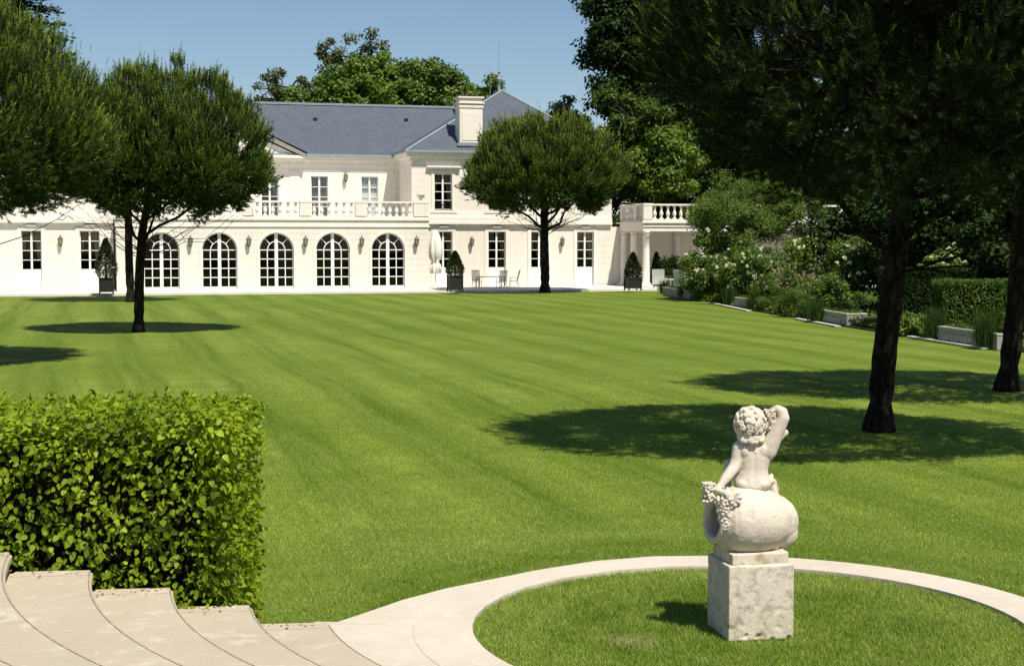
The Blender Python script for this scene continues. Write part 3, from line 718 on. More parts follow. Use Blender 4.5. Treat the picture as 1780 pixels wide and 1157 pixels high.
def pavilion(mr, doors, ups):
    fx = (lambda s: mirror_s - s) if mr else (lambda s: s)
    a, b2 = sorted((fx(sPL), fx(sP1)))
    low0 = sorted((fx(sR - .4), fx(sP1)))
    wall(mbW, low0[0], low0[1], zfl, z_str_b, TR, .4, [(d, dw, zfl + .05, zd_t, False) for d in doors])
    wall(mbW, a, b2, z_str_b, z_eaveR, TR, .4, [(u, dw, zu_b, zu_t, False) for u in ups])
    # side walls
    for e in (a, b2):
        o = .4 if e == a else -.4
        x0, x1 = sorted((e, e + o)); mbW.box((x0, TR + .4, zfl), (x1, TR + 14, z_eaveR))
    mbW.box((a + .4, TR + 13.6, zfl), (b2 - .4, TR + 14, z_eaveR))
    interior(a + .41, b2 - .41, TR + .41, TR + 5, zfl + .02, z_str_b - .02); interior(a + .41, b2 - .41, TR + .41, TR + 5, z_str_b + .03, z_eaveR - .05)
    # corner quoins: grooved pilasters proud of the wall
    for e, sg in ((a, 1), (b2, -1)):
        x0, x1 = sorted((e - sg * .03, e + sg * 1.15)); pil((x0, TR - .035, z_str_t + .32), (x1, TR + .01, z_eaveR - .9))
    e, sg = (b2, -1) if not mr else (a, 1)
    x0, x1 = sorted((e - sg * .03, e + sg * 1.15)); pil((x0, TR - .035, zfl + .15), (x1, TR + .01, z_str_b - .001))
    # string course, plinth
    mbT.box((low0[0], TR - .27, z_str_b), (low0[1] + .0, TR + .0, z_str_b + .16)); mbT.box((low0[0], TR - .22, z_str_b + .16), (low0[1], TR, z_str_t))
    mbT.box((low0[0], TR - .1, z_str_t + .001), (low0[1], TR - .003, z_str_t + .3))
    # eaves cornice all round
    for k_, (o, z0, z1) in enumerate(((.05, -.90, -.80), (.03, -.80, -.34), (.14, -.34, -.22), (.42, -.22, -.01), (.48, -.01, .16))):
        mbT.box((a - o, TR - o, z_eaveR + z0), (b2 + o, TR + 14 + o, z_eaveR + z1 - .0005))
    x = a - .2
    while x < b2 + .2: mbT.box((x, TR - .11, z_eaveR - .48), (x + .12, TR - .031, z_eaveR - .342)); x += .24
    return a, b2
left_doors = [F(55, 450, TR)[0], F(156.5, 450, TR)[0]]; 
left_doors += [left_doors[0] - (left_doors[1] - left_doors[0]) * k for k in (1, 2)]
pr = pavilion(False, door_s, up_s); pl = pavilion(True, left_doors, [])
# main upper wall
z_eM = F(600, 275, TM)[1]; mw = F(657.5, 330, TM)[0] - F(628, 330, TM)[0]
mws = [F(x, 330, TM)[0] for x in (469, 555.5, 643)]; 
ms_axis = F(420, 330, TM)[0]; mws += [2 * ms_axis - q for q in mws[1:]] + [ms_axis * 2 - mws[0]]
mws = sorted(set(round(q, 2) for q in mws))
zm_t, zm_b = F(600, 306.5, TM)[1], z_slab + .15
wall(mbW, pl[1], pr[0], z_slab - .05, z_eM, TM, .4, [(q, mw, zm_b, zm_t, False) for q in mws])
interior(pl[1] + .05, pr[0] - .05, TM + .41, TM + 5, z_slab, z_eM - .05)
mbW.box((pl[1], TM + 9.5, zfl), (pr[0], TM + 9.9, z_eM))
for k_, (o, z0, z1) in enumerate(((.05, -.90, -.80), (.03, -.80, -.34), (.14, -.34, -.2), (.44, -.2, -.01), (.50, -.01, .14))):
    mbT.box((pl[1] + .0, TM - o, z_eM + z0), (pr[0] - .0, TM + .02, z_eM + z1 - .0005))
x = pl[1] + .8
while x < pr[0] - .8: mbT.box((x, TM - .11, z_eM - .47), (x + .12, TM - .031, z_eM - .342)); x += .24
for px_ in (504, 521), (680, 689):
    a_, b_ = F(px_[0], 330, TM)[0], F(px_[1], 330, TM)[0]; pil((a_, TM - .05, z_slab), (b_, TM + .01, z_eM - .86)); a_, b_ = 2 * ms_axis - b_, 2 * ms_axis - a_
    if px_[0] < 600: pil((a_, TM - .05, z_slab), (b_, TM + .01, z_eM - .86))
# wing at far left beyond the frame, one storey
mbW.build('wall', 'render_wall', house)
# door and window surrounds
for d in door_s + left_doors:
    mb = MB(); surround(mb, d, dw, zfl + .02, zd_t, TR, .24, .05); mb.box((d - .3, TR - .16, zd_t + .27), (d + .3, TR - .04, zd_t + .38)); mb.build('door_surround', 'trim_stone', house)
for d in up_s:
    mb = MB(); surround(mb, d, dw, zu_b, zu_t, TR, .2, .05); mb.box((d - dw / 2 - .55, TR - .3, zu_t + .40), (d + dw / 2 + .55, TR - .001, zu_t + .52)); mb.box((d - dw / 2 - .45, TR - .22, zu_t + .3), (d + dw / 2 + .45, TR - .001, zu_t + .399)); mb.box((d - dw / 2 - .3, TR - .14, zu_b - .16), (d + dw / 2 + .3, TR - .001, zu_b - .02)); mb.build('window_surround', 'trim_stone', house)
for q in mws: mb = MB(); surround(mb, q, mw, zm_b, zm_t, TM, .16, .03); mb.build('window_surround', 'trim_stone', house)
mbT.build('cornice', 'trim_stone', house)
for d in door_s + left_doors: french('french_door', d, dw, zfl + .05, zd_t, TR + .16, panel_h, 4, 2, cur='drape')
for d in up_s:
    o = french('upper_window', d, dw, zu_b, zu_t, TR + .16, 0, 4, 2, cur='drape')
    mb = MB(); zr = zu_b + (zu_t - zu_b) * .24                     # little iron guard rail
    mb.box((d - dw / 2, TR + .02, zr), (d + dw / 2, TR + .05, zr + .03)); mb.box((d - dw / 2, TR + .02, zu_b + .05), (d + dw / 2, TR + .05, zu_b + .08))
    for i in range(9): x = d - dw / 2 + dw * (i + .5) / 9; mb.box((x - .01, TR + .025, zu_b + .08), (x + .01, TR + .045, zr))
    for i in range(4):
        x = d - dw / 2 + dw * (i + .5) / 4; c2 = zr - (zr - zu_b) * .45
        mb.tube([(x + .12 * math.cos(a * .785), TR + .035, c2 + .12 * math.sin(a * .785)) for a in range(9)], [.014] * 9, 4)
    mb.build('guard_rail', 'iron', o)
for q in mws: french('terrace_window', q, mw, zm_b, zm_t, TM + .14, 0, 4, 2, gl='glass_bright', cur='cafe')
# pediment of the central bay, standing forward of the eaves
pw = F(527, 270, TM)[0] - ms_axis; ph = pw * .46; zb_ = z_eM - .05
mb = MB(); t0 = TM - .75
mb.prism([(ms_axis - pw + .4, t0 + .25, zb_ + .15), (ms_axis + pw - .4, t0 + .25, zb_ + .15), (ms_axis, t0 + .25, zb_ + ph - .1)], (0, 2.5, 0))
for sg in (-1, 1):
    e = Vector((ms_axis + sg * (pw + .1), t0, zb_ + .02)); a_ = Vector((ms_axis, t0, zb_ + ph + .1)); d = Vector((0, 0, .3))
    mb.prism([e, a_, a_ + d, e + d * .8], (0, 3.2, 0))
mb.box((ms_axis - pw, t0, zb_ - .02), (ms_axis + pw, t0 + .9, zb_ + .15))
mb.build('pediment', 'trim_stone', house)
# roofs
rf = MB(); te = TM - .5; zE = z_eM + .16
z_rg = F(600, 183.5, TM + 5.2)[1]; tr_ = TM + 5.2
rf.add([(pl[1] - 6, te, zE), (pr[0] + 5, te, zE), (pr[0] + 5, tr_, z_rg), (pl[1] - 6, tr_, z_rg), (pl[1] - 6, tr_ * 2 - te, zE), (pr[0] + 5, tr_ * 2 - te, zE)], [(0, 1, 2, 3), (3, 2, 5, 4)])
t0r = TM - 1.0
rf.add([(ms_axis - pw - .2, t0r, zb_ + .33), (ms_axis, t0r, zb_ + ph + .45), (ms_axis + pw + .2, t0r, zb_ + .33), (ms_axis - pw - .2, TM + 4, zb_ + .33), (ms_axis, TM + 4, zb_ + ph + .45), (ms_axis + pw + .2, TM + 4, zb_ + .33)], [(0, 1, 4, 3), (1, 2, 5, 4)])
ap_t = TR + 6.6; ap = F(872, 158, ap_t); zER = z_eaveR + .165
def proof(mr):
    fx = (lambda s: mirror_s - s) if mr else (lambda s: s)
    a, b2 = pl if mr else pr; a -= .5; b2 += .5; f0, b0 = TR - .5, TR + 14.5
    A_ = (fx(ap[0]), ap_t, ap[1]); A2 = (fx(ap[0]), ap_t + 1.4, ap[1])
    c4 = [(a, f0, zER), (b2, f0, zER), (b2, b0, zER), (a, b0, zER)]
    rf.add(c4 + [A_, A2], [(0, 1, 4), (1, 2, 5, 4), (2, 3, 5), (3, 0, 4, 5)])
    ld.box((A_[0] - .25, A_[1] - .1, A_[2] - .12), (A_[0] + .25, A_[1] + 1.5, A_[2] + .06))
    for c_ in (c4[0], c4[1]):
        ld.tube([Vector(c_), Vector(A_)], [.09, .09], 6)
    ld.box((a - .04, f0 - .1, zER - .1), (b2 + .04, f0 + .02, zER + .06)); ld.box((a - .1, f0 + .02, zER - .1), (a + .02, TM, zER + .06))
ld = MB(); proof(False); proof(True)
ld.box((pl[1], te - .1, zE - .1), (pr[0] - .5, te + .03, zE + .06)); ld.box((pl[1] - 6, tr_ - .16, z_rg - .04), (F(797, 188, tr_)[0], tr_ + .16, z_rg + .12))
roof = rf.build('roof', 'slate', house); ld.build('lead_flashing', 'lead', roof)
# roof vents
def on_main(px, py):
    best = None
    for i in range(200):
        t = te + (tr_ - te) * i / 200; s, z = F(px, py, t); zr = zE + (z_rg - zE) * (t - te) / (tr_ - te)
        if best is None or abs(z - zr) < best[0]: best = (abs(z - zr), s, t, zr)
    return best[1:]
for px_, py_ in ((548, 209), (706, 210)):
    s, t, z = on_main(px_, py_); MB().box((s - .13, t - .12, z - .02), (s + .13, t + .25, z + .16)).build('roof_vent', 'iron', roof)
# chimneys
def chimney(mr):
    s0, zt_ = F(799, 168, TR); s1, zb2 = F(839, 251, TR)
    if mr: s0, s1 = mirror_s - s1, mirror_s - s0
    t0, t1 = TR + .0, TR + 1.3
    mb = MB().box((s0, t0, z_eaveR + .4), (s1, t1, zt_ - .7))
    mb.box((s0 + .14, t0 - .03, zb2 + .25), (s1 - .14, t0 + .01, zt_ - 1.05))
    for o, a, b2 in ((.05, -.72, -.55), (.0, -.55, -.45), (.12, -.45, -.36), (-.02, -.36, -.08), (.1, -.08, .02)):
        mb.box((s0 - o, t0 - o, zt_ + a), (s1 + o, t1 + o, zt_ + b2 - .001))
    c_ = mb.build('chimney', 'render_wall', house)
    q = MB()
    for i in range(4): q.lathe([(.13, 0), (.15, .04), (.12, .08), (.11, .15), (.14, .18), (.1, .19)], (s0 + (s1 - s0) * (i + .5) / 4, (t0 + t1) / 2, zt_ + .02), 10)
    q.build('chimney_pot', 'terracotta', c_)
    MB().box((s0 - .16, t0 - .14, zb2 - .12), (s1 + .16, t0 - .02, zb2 + .1)).build('flashing', 'lead', c_)
chimney(False); chimney(True)
# finial and lightning rod
ax, az = ap
MB().lathe([(.22, 0), (.1, .15), (.06, .5), (.16, .75), (.2, .9), (.09, 1.05), (.05, 1.25), (.12, 1.4), (.06, 1.55), (.02, 1.7), (.018, 3.2), (.002, 3.9)], (ax, ap_t + .7, az), 10).build('finial', 'lead', roof)
sx, sz = F(852, 160, ap_t + 2); MB().tube([(sx, ap_t + 2, sz - 2.5), (sx, ap_t + 2, sz + 1.8)], [.03, .02], 6).build('lightning_rod', 'lead', roof)

# ---- wall lanterns
def lantern(label, s, z, t):
    o = thing('wall_lantern', label, 'wall lantern', W(s, t, z), HA, 'lanterns on the mansion front')
    q = MB()
    q.lathe([(.0, .36), (.035, .33), (.03, .28), (.15, .14), (.165, .12), (.16, .10)], (0, -.24, 0), 6)
    for i in range(6):
        a = math.pi / 3 * i; q.tube([(.15 * math.cos(a), -.24 + .15 * math.sin(a), .11), (.10 * math.cos(a), -.24 + .10 * math.sin(a), -.26)], [.014, .014], 4)
    q.lathe([(.11, -.26), (.11, -.28), (.05, -.33), (.02, -.38)], (0, -.24, 0), 6)
    q.build('lantern_frame', 'lantern_metal', o)
    MB().lathe([(.09, -.25), (.14, .1)], (0, -.24, 0), 6).build('lantern_glass', 'lantern_glass', o)
    b_ = MB().tube([(0, 0, -.2), (0, -.08, -.36), (0, -.2, -.40)], [.02, .02, .02], 5); b_.box((-.06, -.03, -.3), (.06, 0, .2)); b_.build('bracket', 'lantern_metal', o)
ordn = ['first', 'second', 'third', 'fourth']
for i, px_ in enumerate((330.5, 431.8, 530.3, 627.8)):
    s, z = F(px_, 419, 0); lantern('iron wall lantern between the %s and %s arched doors from the left' % (ordn[i], (ordn + ['last'])[i + 1]), s, z, 0)
s, z = F(723, 419, 0); lantern('iron wall lantern on the gallery corner, right of the last arched door', s, z, 0)
s, z = F(819, 419, TR); lantern('iron wall lantern above the garden table, right wing', s, z, TR)
s, z = F(976, 419, TR); lantern('iron wall lantern just right of the pine trunk, right wing', s, z, TR)
s, z = F(105, 418, TR); lantern('iron wall lantern between the two glazed doors of the left wing', s, z, TR)
s, z = F(600, 308, TM); lantern('iron wall lantern on the upper floor between two terrace windows', s, z, TM)

# urn on the balustrade pier
s, z = F(731.5, 350, .12); q = MB().lathe([(.13, 0), (.14, .05), (.08, .09), (.10, .14), (.22, .24), (.27, .38), (.30, .42), (.28, .44), (.2, .43)], (0, 0, 0), 16)
o = q.build('stone_urn', 'trim_stone', None, True); o.location = W(s, .12, z_rail + .03)
tag(o, 'small pale stone urn standing on the right end pier of the terrace balustrade', 'urn')

# ================================================================ COLONNADE at the right
sc0 = F(1118, 370, 0)[0]; gal = thing('colonnade', 'open cream stone colonnade with a balustraded flat roof, right of the mansion', 'colonnade', HO, HA)
zc_b, zc_t, zr_t = F(1122, 402, 0)[1], F(1122, 385, 0)[1], F(1122, 354, 0)[1]
SG = F(1496, 370, 0)[0]
mb = MB()
mb.box((sc0, -.05, zc_b), (SG, .45, zc_b + .3)); mb.box((sc0 - .05, -.12, zc_b + .3), (SG, .45, zc_b + .38)); mb.box((sc0, -.04, zc_b + .38), (SG, .45, zc_t - .1))
mb.box((sc0 - .12, -.2, zc_t - .1), (SG, TR + .4, zc_t)); mb.box((sc0, .4505, zc_b), (sc0 + .4, TR + .0, zc_t - .101)); mb.box((sc0 + .4, .4505, zc_t - .3), (SG, TR + .4, zc_t - .102))
mb.build('entablature', 'trim_stone', gal)
MB().box((sP1 + .02, TR + .01, zfl), (SG, TR + .4, zc_t - .303)).build('back_wall', 'render_wall', gal)
COLP = [(.36, 0), (.36, .08), (.28, .14), (.30, .2), (.23, .26), (.225, .3), (.235, 1.3), (.225, 2.2), (.195, None), (.24, None), (.26, None)]
hc = zc_b - zfl; prof = [(.42, 0), (.42, .10), (.34, .16), (.36, .22), (.26, .30), (.235, .34), (.24, 1.3), (.225, 2.4), (.2, hc - .28), (.25, hc - .26), (.21, hc - .22), (.21, hc - .14), (.29, hc - .08), (.29, hc)]
first = None
cols = [(sc0 + .3, .2)] + [(sc0 + .3 + 3.95 * k, .2) for k in range(1, 6)] + [(sc0 + .2, 2.3), (sc0 + .2, TR - .35)] + [(sc0 + 4.2 + 3.95 * k, TR - .1) for k in range(4)]
for s, t in cols:
    if first is None: q = MB().lathe(prof, (0, 0, 0), 20).build('column', 'trim_stone', gal, True); first = q
    else: q = first.copy(); C.objects.link(q); q.parent = gal
    q.location = (s, t, zfl)
gp = [(sc0, sc0 + .62)]; x = sc0 + 3.9
while x < SG - 1: gp.append((x, x + .45)); x += 3.95
balustrade(gal, sc0, SG, .1, 1, gp, zc_t, zr_t)
balustrade(gal, .4, TR, sc0 + .2, 1, [(.4, .5), (1.3, 1.9), (TR - .5, TR)], zc_t, zr_t, along='t')

# ================================================================ TERRACE FURNITURE
def chair(label, p, rz, sc=1., m='teak'):
    o = thing('garden_chair', label, 'garden chair', p, rz, 'garden chairs on the terrace')
    MB().box((-.26, -.25, .40), (.26, .25, .43)).build('seat', m, o, bevel=.008)
    q = MB(); 
    for i in range(7): x = -.24 + .48 * i / 6; q.prism([(x - .026, .22, .45), (x + .026, .22, .45), (x + .026, .40, 1.12), (x - .026, .40, 1.12)], (0, .02, .005))
    for a, h in ((.23, .48), (.39, 1.1)): q.box((-.27, a + .001, h), (.27, a + .035, h + .05))
    q.build('backrest', m, o)
    for x in (-.25, .25):
        for y0, y1 in ((-.22, -.3), (.2, .32)): MB().tube([(x, y0, .42), (x, y1, 0)], [.022, .018], 6).build('leg', m, o)
        MB().box((x * 1.12 - .03, -.3, .63), (x * 1.12 + .03, .27, .655)).tube([(x * 1.12, -.26, .63), (x * 1.06, -.2, .42)], [.016] * 2, 5).build('armrest', m, o)
    return o
def wp(px, py, z=TZ): v = G(px, py, z); return v
chair('slatted wooden chair left of the garden table, back to the wall', wp(829, 500), R(15))
chair('slatted wooden chair right of the garden table, turned half away', wp(872, 501), R(-20))
chair('slatted wooden chair at the right end of the group, seen side on', wp(893, 499), R(-80))
o = thing('garden_table', 'long pale wooden table between the slatted chairs', 'table', wp(852, 500), HA)
MB().box((-.95, -.45, .71), (.95, .45, .75)).build('tabletop', 'teak', o, bevel=.008)
for x in (-.85, .85):
    for y in (-.38, .38): MB().box((x - .035, y - .035, 0), (x + .035, y + .035, .709)).build('leg', 'teak', o)
# left wing: white chair and side table
p = wp(96, 502); o = chair('white painted slatted chair against the left wing wall', p, R(40), m='white_paint'); o['group'] = 'garden chairs on the terrace'
o = thing('side_table', 'low white side table next to the white chair, left wing', 'side table', wp(127, 502), HA)
MB().box((-.35, -.3, .56), (.35, .3, .6)).build('tabletop', 'white_paint', o)
for x in (-.3, .3):
    for y in (-.25, .25): MB().box((x - .025, y - .025, 0), (x + .025, y + .025, .559)).build('leg', 'white_paint', o)
# closed parasol
sx = F(757, 450, 2.2)[0]
o = thing('closed_parasol', 'furled off white parasol leaning by the gallery corner', 'parasol', W(sx, 2.2, TZ), HA)
MB().tube([(0, 0, 0), (0, 0, 3.7)], [.03, .025], 8).build('pole', 'teak', o)
MB().lathe([(.3, 0), (.3, .08), (.08, .1), (.06, .3)], (0, 0, 0), 14).build('base', 'trim_stone', o)
vs = []; K = 36; prof = [(.30, .95), (.36, 1.15), (.34, 1.45), (.20, 1.7), (.36, 1.95), (.42, 2.4), (.36, 3.0), (.18, 3.6), (.03, 3.8)]
for j, (r, z) in enumerate(prof):
    for i in range(K): a = 2 * math.pi * i / K; rr_ = r * (1 + .22 * math.sin(8 * a + .4 * j)); vs.append((rr_ * math.cos(a), rr_ * math.sin(a), z))
MB().add(vs, [(j * K + i, j * K + (i + 1) % K, (j + 1) * K + (i + 1) % K, (j + 1) * K + i) for j in range(len(prof) - 1) for i in range(K)]).build('canopy', 'fabric_white', o, True)
# cushioned armchairs in front of the colonnade
def armchair(label, p, rz):
    o = thing('lounge_chair', label, 'lounge chair', p, rz, 'white lounge chairs by the colonnade')
    MB().box((-.36, -.40, .30), (.36, .34, .46)).build('seat_cushion', 'fabric_white', o, bevel=.04)
    MB().prism([(-.36, .24, .42), (.36, .24, .42), (.39, .52, 1.22), (-.39, .52, 1.22)], (0, .14, .03)).build('back_cushion', 'fabric_white', o, bevel=.03)
    q = MB().box((-.42, -.40, .24), (.42, .40, .295)); q.prism([(-.38, .40, .3), (.38, .40, .3), (.40, .67, 1.18), (-.40, .67, 1.18)], (0, .03, 0)); q.build('frame', 'white_paint', o)
    for x in (-.40, .40):
        MB().box((x - .04, -.42, .60), (x + .04, .42, .635)).build('armrest', 'white_paint', o)
        for y in (-.36, .36): MB().box((x - .03, y - .03, 0), (x + .03, y + .03, .599)).build('leg', 'white_paint', o)
armchair('white cushioned lounge chair just right of the front column', wp(1146, 501), R(168))
armchair('white cushioned lounge chair in front of the low trough, farther right', wp(1187, 503), R(150))
armchair('white cushioned lounge chair half hidden behind the front column', wp(1116, 495), R(200))
o = thing('side_table', 'small white table between the two white lounge chairs', 'side table', wp(1166, 501), HA)
MB().lathe([(.02, 0), (.22, .01), (.03, .05), (.03, .55), (.28, .56), (.28, .6)], (0, 0, 0), 14).build('tabletop', 'white_paint', o)
o = thing('slatted_bench', 'low pale bench beside the first stone trough', 'bench', wp(1212, 509, 0), R(-80))
MB().box((-.55, -.2, .42), (.55, .2, .46)).build('seat', 'white_paint', o)
for x in (-.45, .45):
    for y in (-.15, .15): MB().box((x - .03, y - .03, 0), (x + .03, y + .03, .419)).build('leg', 'white_paint', o)

# clipped cones in black planters
def topiary(label, p, h, wdt, seed, hb=1.0, wb=.75):
    global rng; rng = np.random.default_rng(seed); random.seed(seed)
    o = thing('potted_topiary', label, 'potted shrub', p, HA, 'clipped cones in black planters')
    q = MB().box((-wb / 2, -wb / 2, .12), (wb / 2, wb / 2, hb - .08)); q.box((-wb / 2 - .03, -wb / 2 - .03, hb - .14), (wb / 2 + .03, wb / 2 + .03, hb - .06)).build('planter_box', 'black_box', o)
    for x in (-1, 1):
        for y in (-1, 1): MB().box((x * wb / 2 - .04, y * wb / 2 - .04, 0), (x * wb / 2 + .04, y * wb / 2 + .04, hb)).build('post', 'black_box', o)
    MB().tube([(0, 0, hb - .2), (0, 0, hb + h * .8)], [.06, .02], 6).build('stem', 'twig_and_shade', o)
    n = 5200; f = rng.random(n) ** .75; a = rng.random(n) * 2 * math.pi
    prof_r = wdt / 2 * np.interp(f, [0, .12, .3, .6, .85, 1], [.75, 1, 1., .66, .34, .05])
    rr_ = prof_r * (.72 + .32 * rng.random(n)) * (1 + .1 * np.sin(5 * a + 9 * f))
    P = np.stack([rr_ * np.cos(a), rr_ * np.sin(a), hb - .05 + f * h], 1); out = np.stack([np.cos(a), np.sin(a), .5 + 0 * a], 1)
    leaves('foliage', P, out + rng.normal(size=(n, 3)) * .7, rdir(n), .11, .06, 'leaf_topiary', o)
topiary('dark clipped cone shrub in a black planter at the left wing corner', wp(185, 511, .1), 2.2, 1.15, 11)
topiary('dark speckled cone shrub in a black planter by the garden table', wp(791, 507, .1), 1.4, 1.0, 12, 1.05)
topiary('dark clipped cone shrub in a black planter before the colonnade', wp(1100, 504.5, .1), 1.5, .95, 13, .85, .8)
topiary('small dark cone shrub in the shade inside the colonnade', tuple(W(F(1141, 450, 3)[0], 3., .1)), 1.5, .6, 14, .8, .5)

# ================================================================ HEDGE, front left
HX1, HY0, HY1, HZ = -2.10, 11.0, 12.25, 1.74
rng = np.random.default_rng(7); random.seed(7)
hd = thing('hedge', 'clipped broadleaf hedge beside the curved stone steps', 'hedge', (-5, 11.6, 0))
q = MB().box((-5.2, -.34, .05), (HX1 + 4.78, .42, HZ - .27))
q.build('shade_core', 'twig_and_shade', hd)  # solid core, coloured near black for the shade between the leaves
N1 = 15500; f = rng.random((N1, 3)); P = []; O_ = []
LX = 7.3
def face(n, kind):
    d = rng.random(n) ** 1.3 * .30
    a, b2 = rng.random(n), rng.random(n)
    if kind == 'f': p = np.stack([HX1 - a * LX, HY0 + d, .02 + b2 * (HZ - .03)], 1); o = np.tile([0, -1, .35], (n, 1))
    if kind == 't': p = np.stack([HX1 - a * LX, HY0 + b2 * (HY1 - HY0), HZ - d], 1); o = np.tile([0, -.25, 1.], (n, 1))
    if kind == 'r': p = np.stack([HX1 - d, HY0 + b2 * (HY1 - HY0), .02 + a * (HZ - .03)], 1); o = np.tile([1, -.1, .35], (n, 1))
    if kind == 'b': p = np.stack([HX1 - a * LX, HY1 - d, .02 + b2 * (HZ - .03)], 1); o = np.tile([0, 1, .35], (n, 1))
    return p, o
for n_, k_ in ((17500, 'f'), (15000, 't'), (4600, 'r'), (4000, 'b')):
    p, o = face(n_, k_); P.append(p); O_.append(o)
P = np.concatenate(P); O_ = np.concatenate(O_)
u = P - 0
bump_ = np.sin(P[:, 0] * 5.1 + 1.3 * np.sin(P[:, 2] * 6)) * .025 + np.sin(P[:, 2] * 9 + P[:, 0] * 3) * .018
P = P + O_ * bump_[:, None] + rng.normal(size=P.shape) * .012
# thin out in irregular gaps so the dark inside shows
gap = np.sin(P[:, 0] * 7.3 + np.sin(P[:, 2] * 5 + 2) * 2) * np.sin(P[:, 2] * 8.1 + np.sin(P[:, 0] * 4) * 2)
front = O_[:, 1] < -.5
keep = (rng.random(len(P)) > np.where(front & (gap > .2), .62, .12)); P = P[keep]; O_ = O_[keep]; n_ = len(P)
down = O_ * .75 + np.array([0, 0, -.85]) + rng.normal(size=(n_, 3)) * .6
down[O_[:, 2] > .9] = (rng.normal(size=(n_, 3)) * np.array([1, 1, .35]) + np.array([0, -.35, .15]))[O_[:, 2] > .9]
nr = O_ + np.array([0, 0, .5]) + rng.normal(size=(n_, 3)) * .6
Lh = rng.uniform(.036, .080, n_)
leaves('foliage', P - np.array([-5, 11.6, 0]), down, nr, Lh, Lh * .68, 'hedge_leaf', hd, 'oval')
# protruding young shoots along the top and right end
sh = []; sd = []
for i in range(420):
    if i < 300: b_ = np.array([HX1 - rng.random() * 5.2, HY0 + rng.random() * 1.2, HZ - .02])
    else: b_ = np.array([HX1 + .01, HY0 + rng.random() * 1.2, .3 + rng.random() * 1.4])
    d_ = unit((np.array([0, 0, 1.]) if i < 300 else np.array([1, 0, .5])) + rng.normal(size=3) * .4)
    for k_ in range(6): sh.append(b_ + d_ * .014 * k_ * rng.uniform(.8, 1.3)); sd.append(d_ * .3 + rng.normal(size=3) * .7)
sh = np.array(sh); sd = np.array(sd)
leaves('young_shoots', sh - np.array([-5, 11.6, 0]), sd, rdir(len(sh)) + [0, 0, 1], rng.uniform(.035, .06, len(sh)), .032, 'hedge_leaf', hd, 'oval')

n = 75; k_ = rng.integers(0, 5, n); xx = rng.uniform(-3.9, -1.45, n); rr_ = np.hypot(xx - SX, 11.0 - SY); k_ = np.clip(((rr_ - 3.86) / .575).astype(int), 0, 8)
yy = np.array([yend(x) for x in xx]) - np.abs(rng.normal(size=n)) * .10 - .01
ok = np.hypot(xx - SX, yy - SY) < 3.86 + .575 * (k_ + 1) - .03; ok &= np.hypot(xx - SX, yy - SY) > 3.86 + .575 * k_ + .03
P = np.stack([xx, yy, RIS * (k_ + 1) + .014], 1)[ok]; n = len(P)
o = leaves('fallen_leaves', P, rng.normal(size=(n, 3)) * [1, 1, .08], np.tile([0, 0, 1.], (n, 1)) + rng.normal(size=(n, 3)) * .2, rng.uniform(.015, .04, n), .018, 'dry_leaf'); tag(o, 'dry brown leaves lying on the steps along the hedge', 'leaves', kind='stuff')

# ================================================================ GRASS BLADES near the camera
rng = np.random.default_rng(9)
def blades(name, P, h, wd, label):
    n = len(P); d = unit(np.array([0, 0, 1.]) + rng.normal(size=(n, 3)) * np.array([.45, .45, .05]))
    o = leaves(name, P, d, rdir(n), h * rng.uniform(.5, 1.3, n), wd, 'grass_blade', None, 'needle'); return tag(o, label, 'grass', kind='stuff')
n = 120000; a = rng.random(n) * 2 * math.pi; r = RI * np.sqrt(rng.random(n)) * (1.008)
P = np.stack([CX + r * np.cos(a), CY + r * np.sin(a), np.full(n, -.015)], 1)
blades('circle_grass', P, .037, .006, 'short green turf inside the pale ring path')
n = 850000; P = np.stack([rng.uniform(-10., 13., n), 10.9 + 27 * (1 - rng.random(n) ** .42), np.full(n, -.018)], 1)
x, y = P[:, 0], P[:, 1]; rr_ = np.hypot(x - CX, y - CY); ok = (rr_ > RO + .012)
ox = np.array([p[0] for p in outer[:9]]); oy = np.array([p[1] for p in outer[:9]])
ok &= ~((x > ox[0]) & (x < 1.6) & (y < np.interp(x, ox, oy) + .015))
ok &= ~((y < YE + .04)) & ~((x < -1.42) & (y < 11.05)) & ~((x > HX1 - .0 - 9) & (x < HX1 - .1) & (y < HY1 - .1)) & ~((x > 4.4) & (y < 11.6) & (rr_ < 3.4)) & (abs(x) < y * .36 + .4)
blades('lawn_grass', P[ok], .030, .0065, 'mown green turf beside the ring path and hedge')

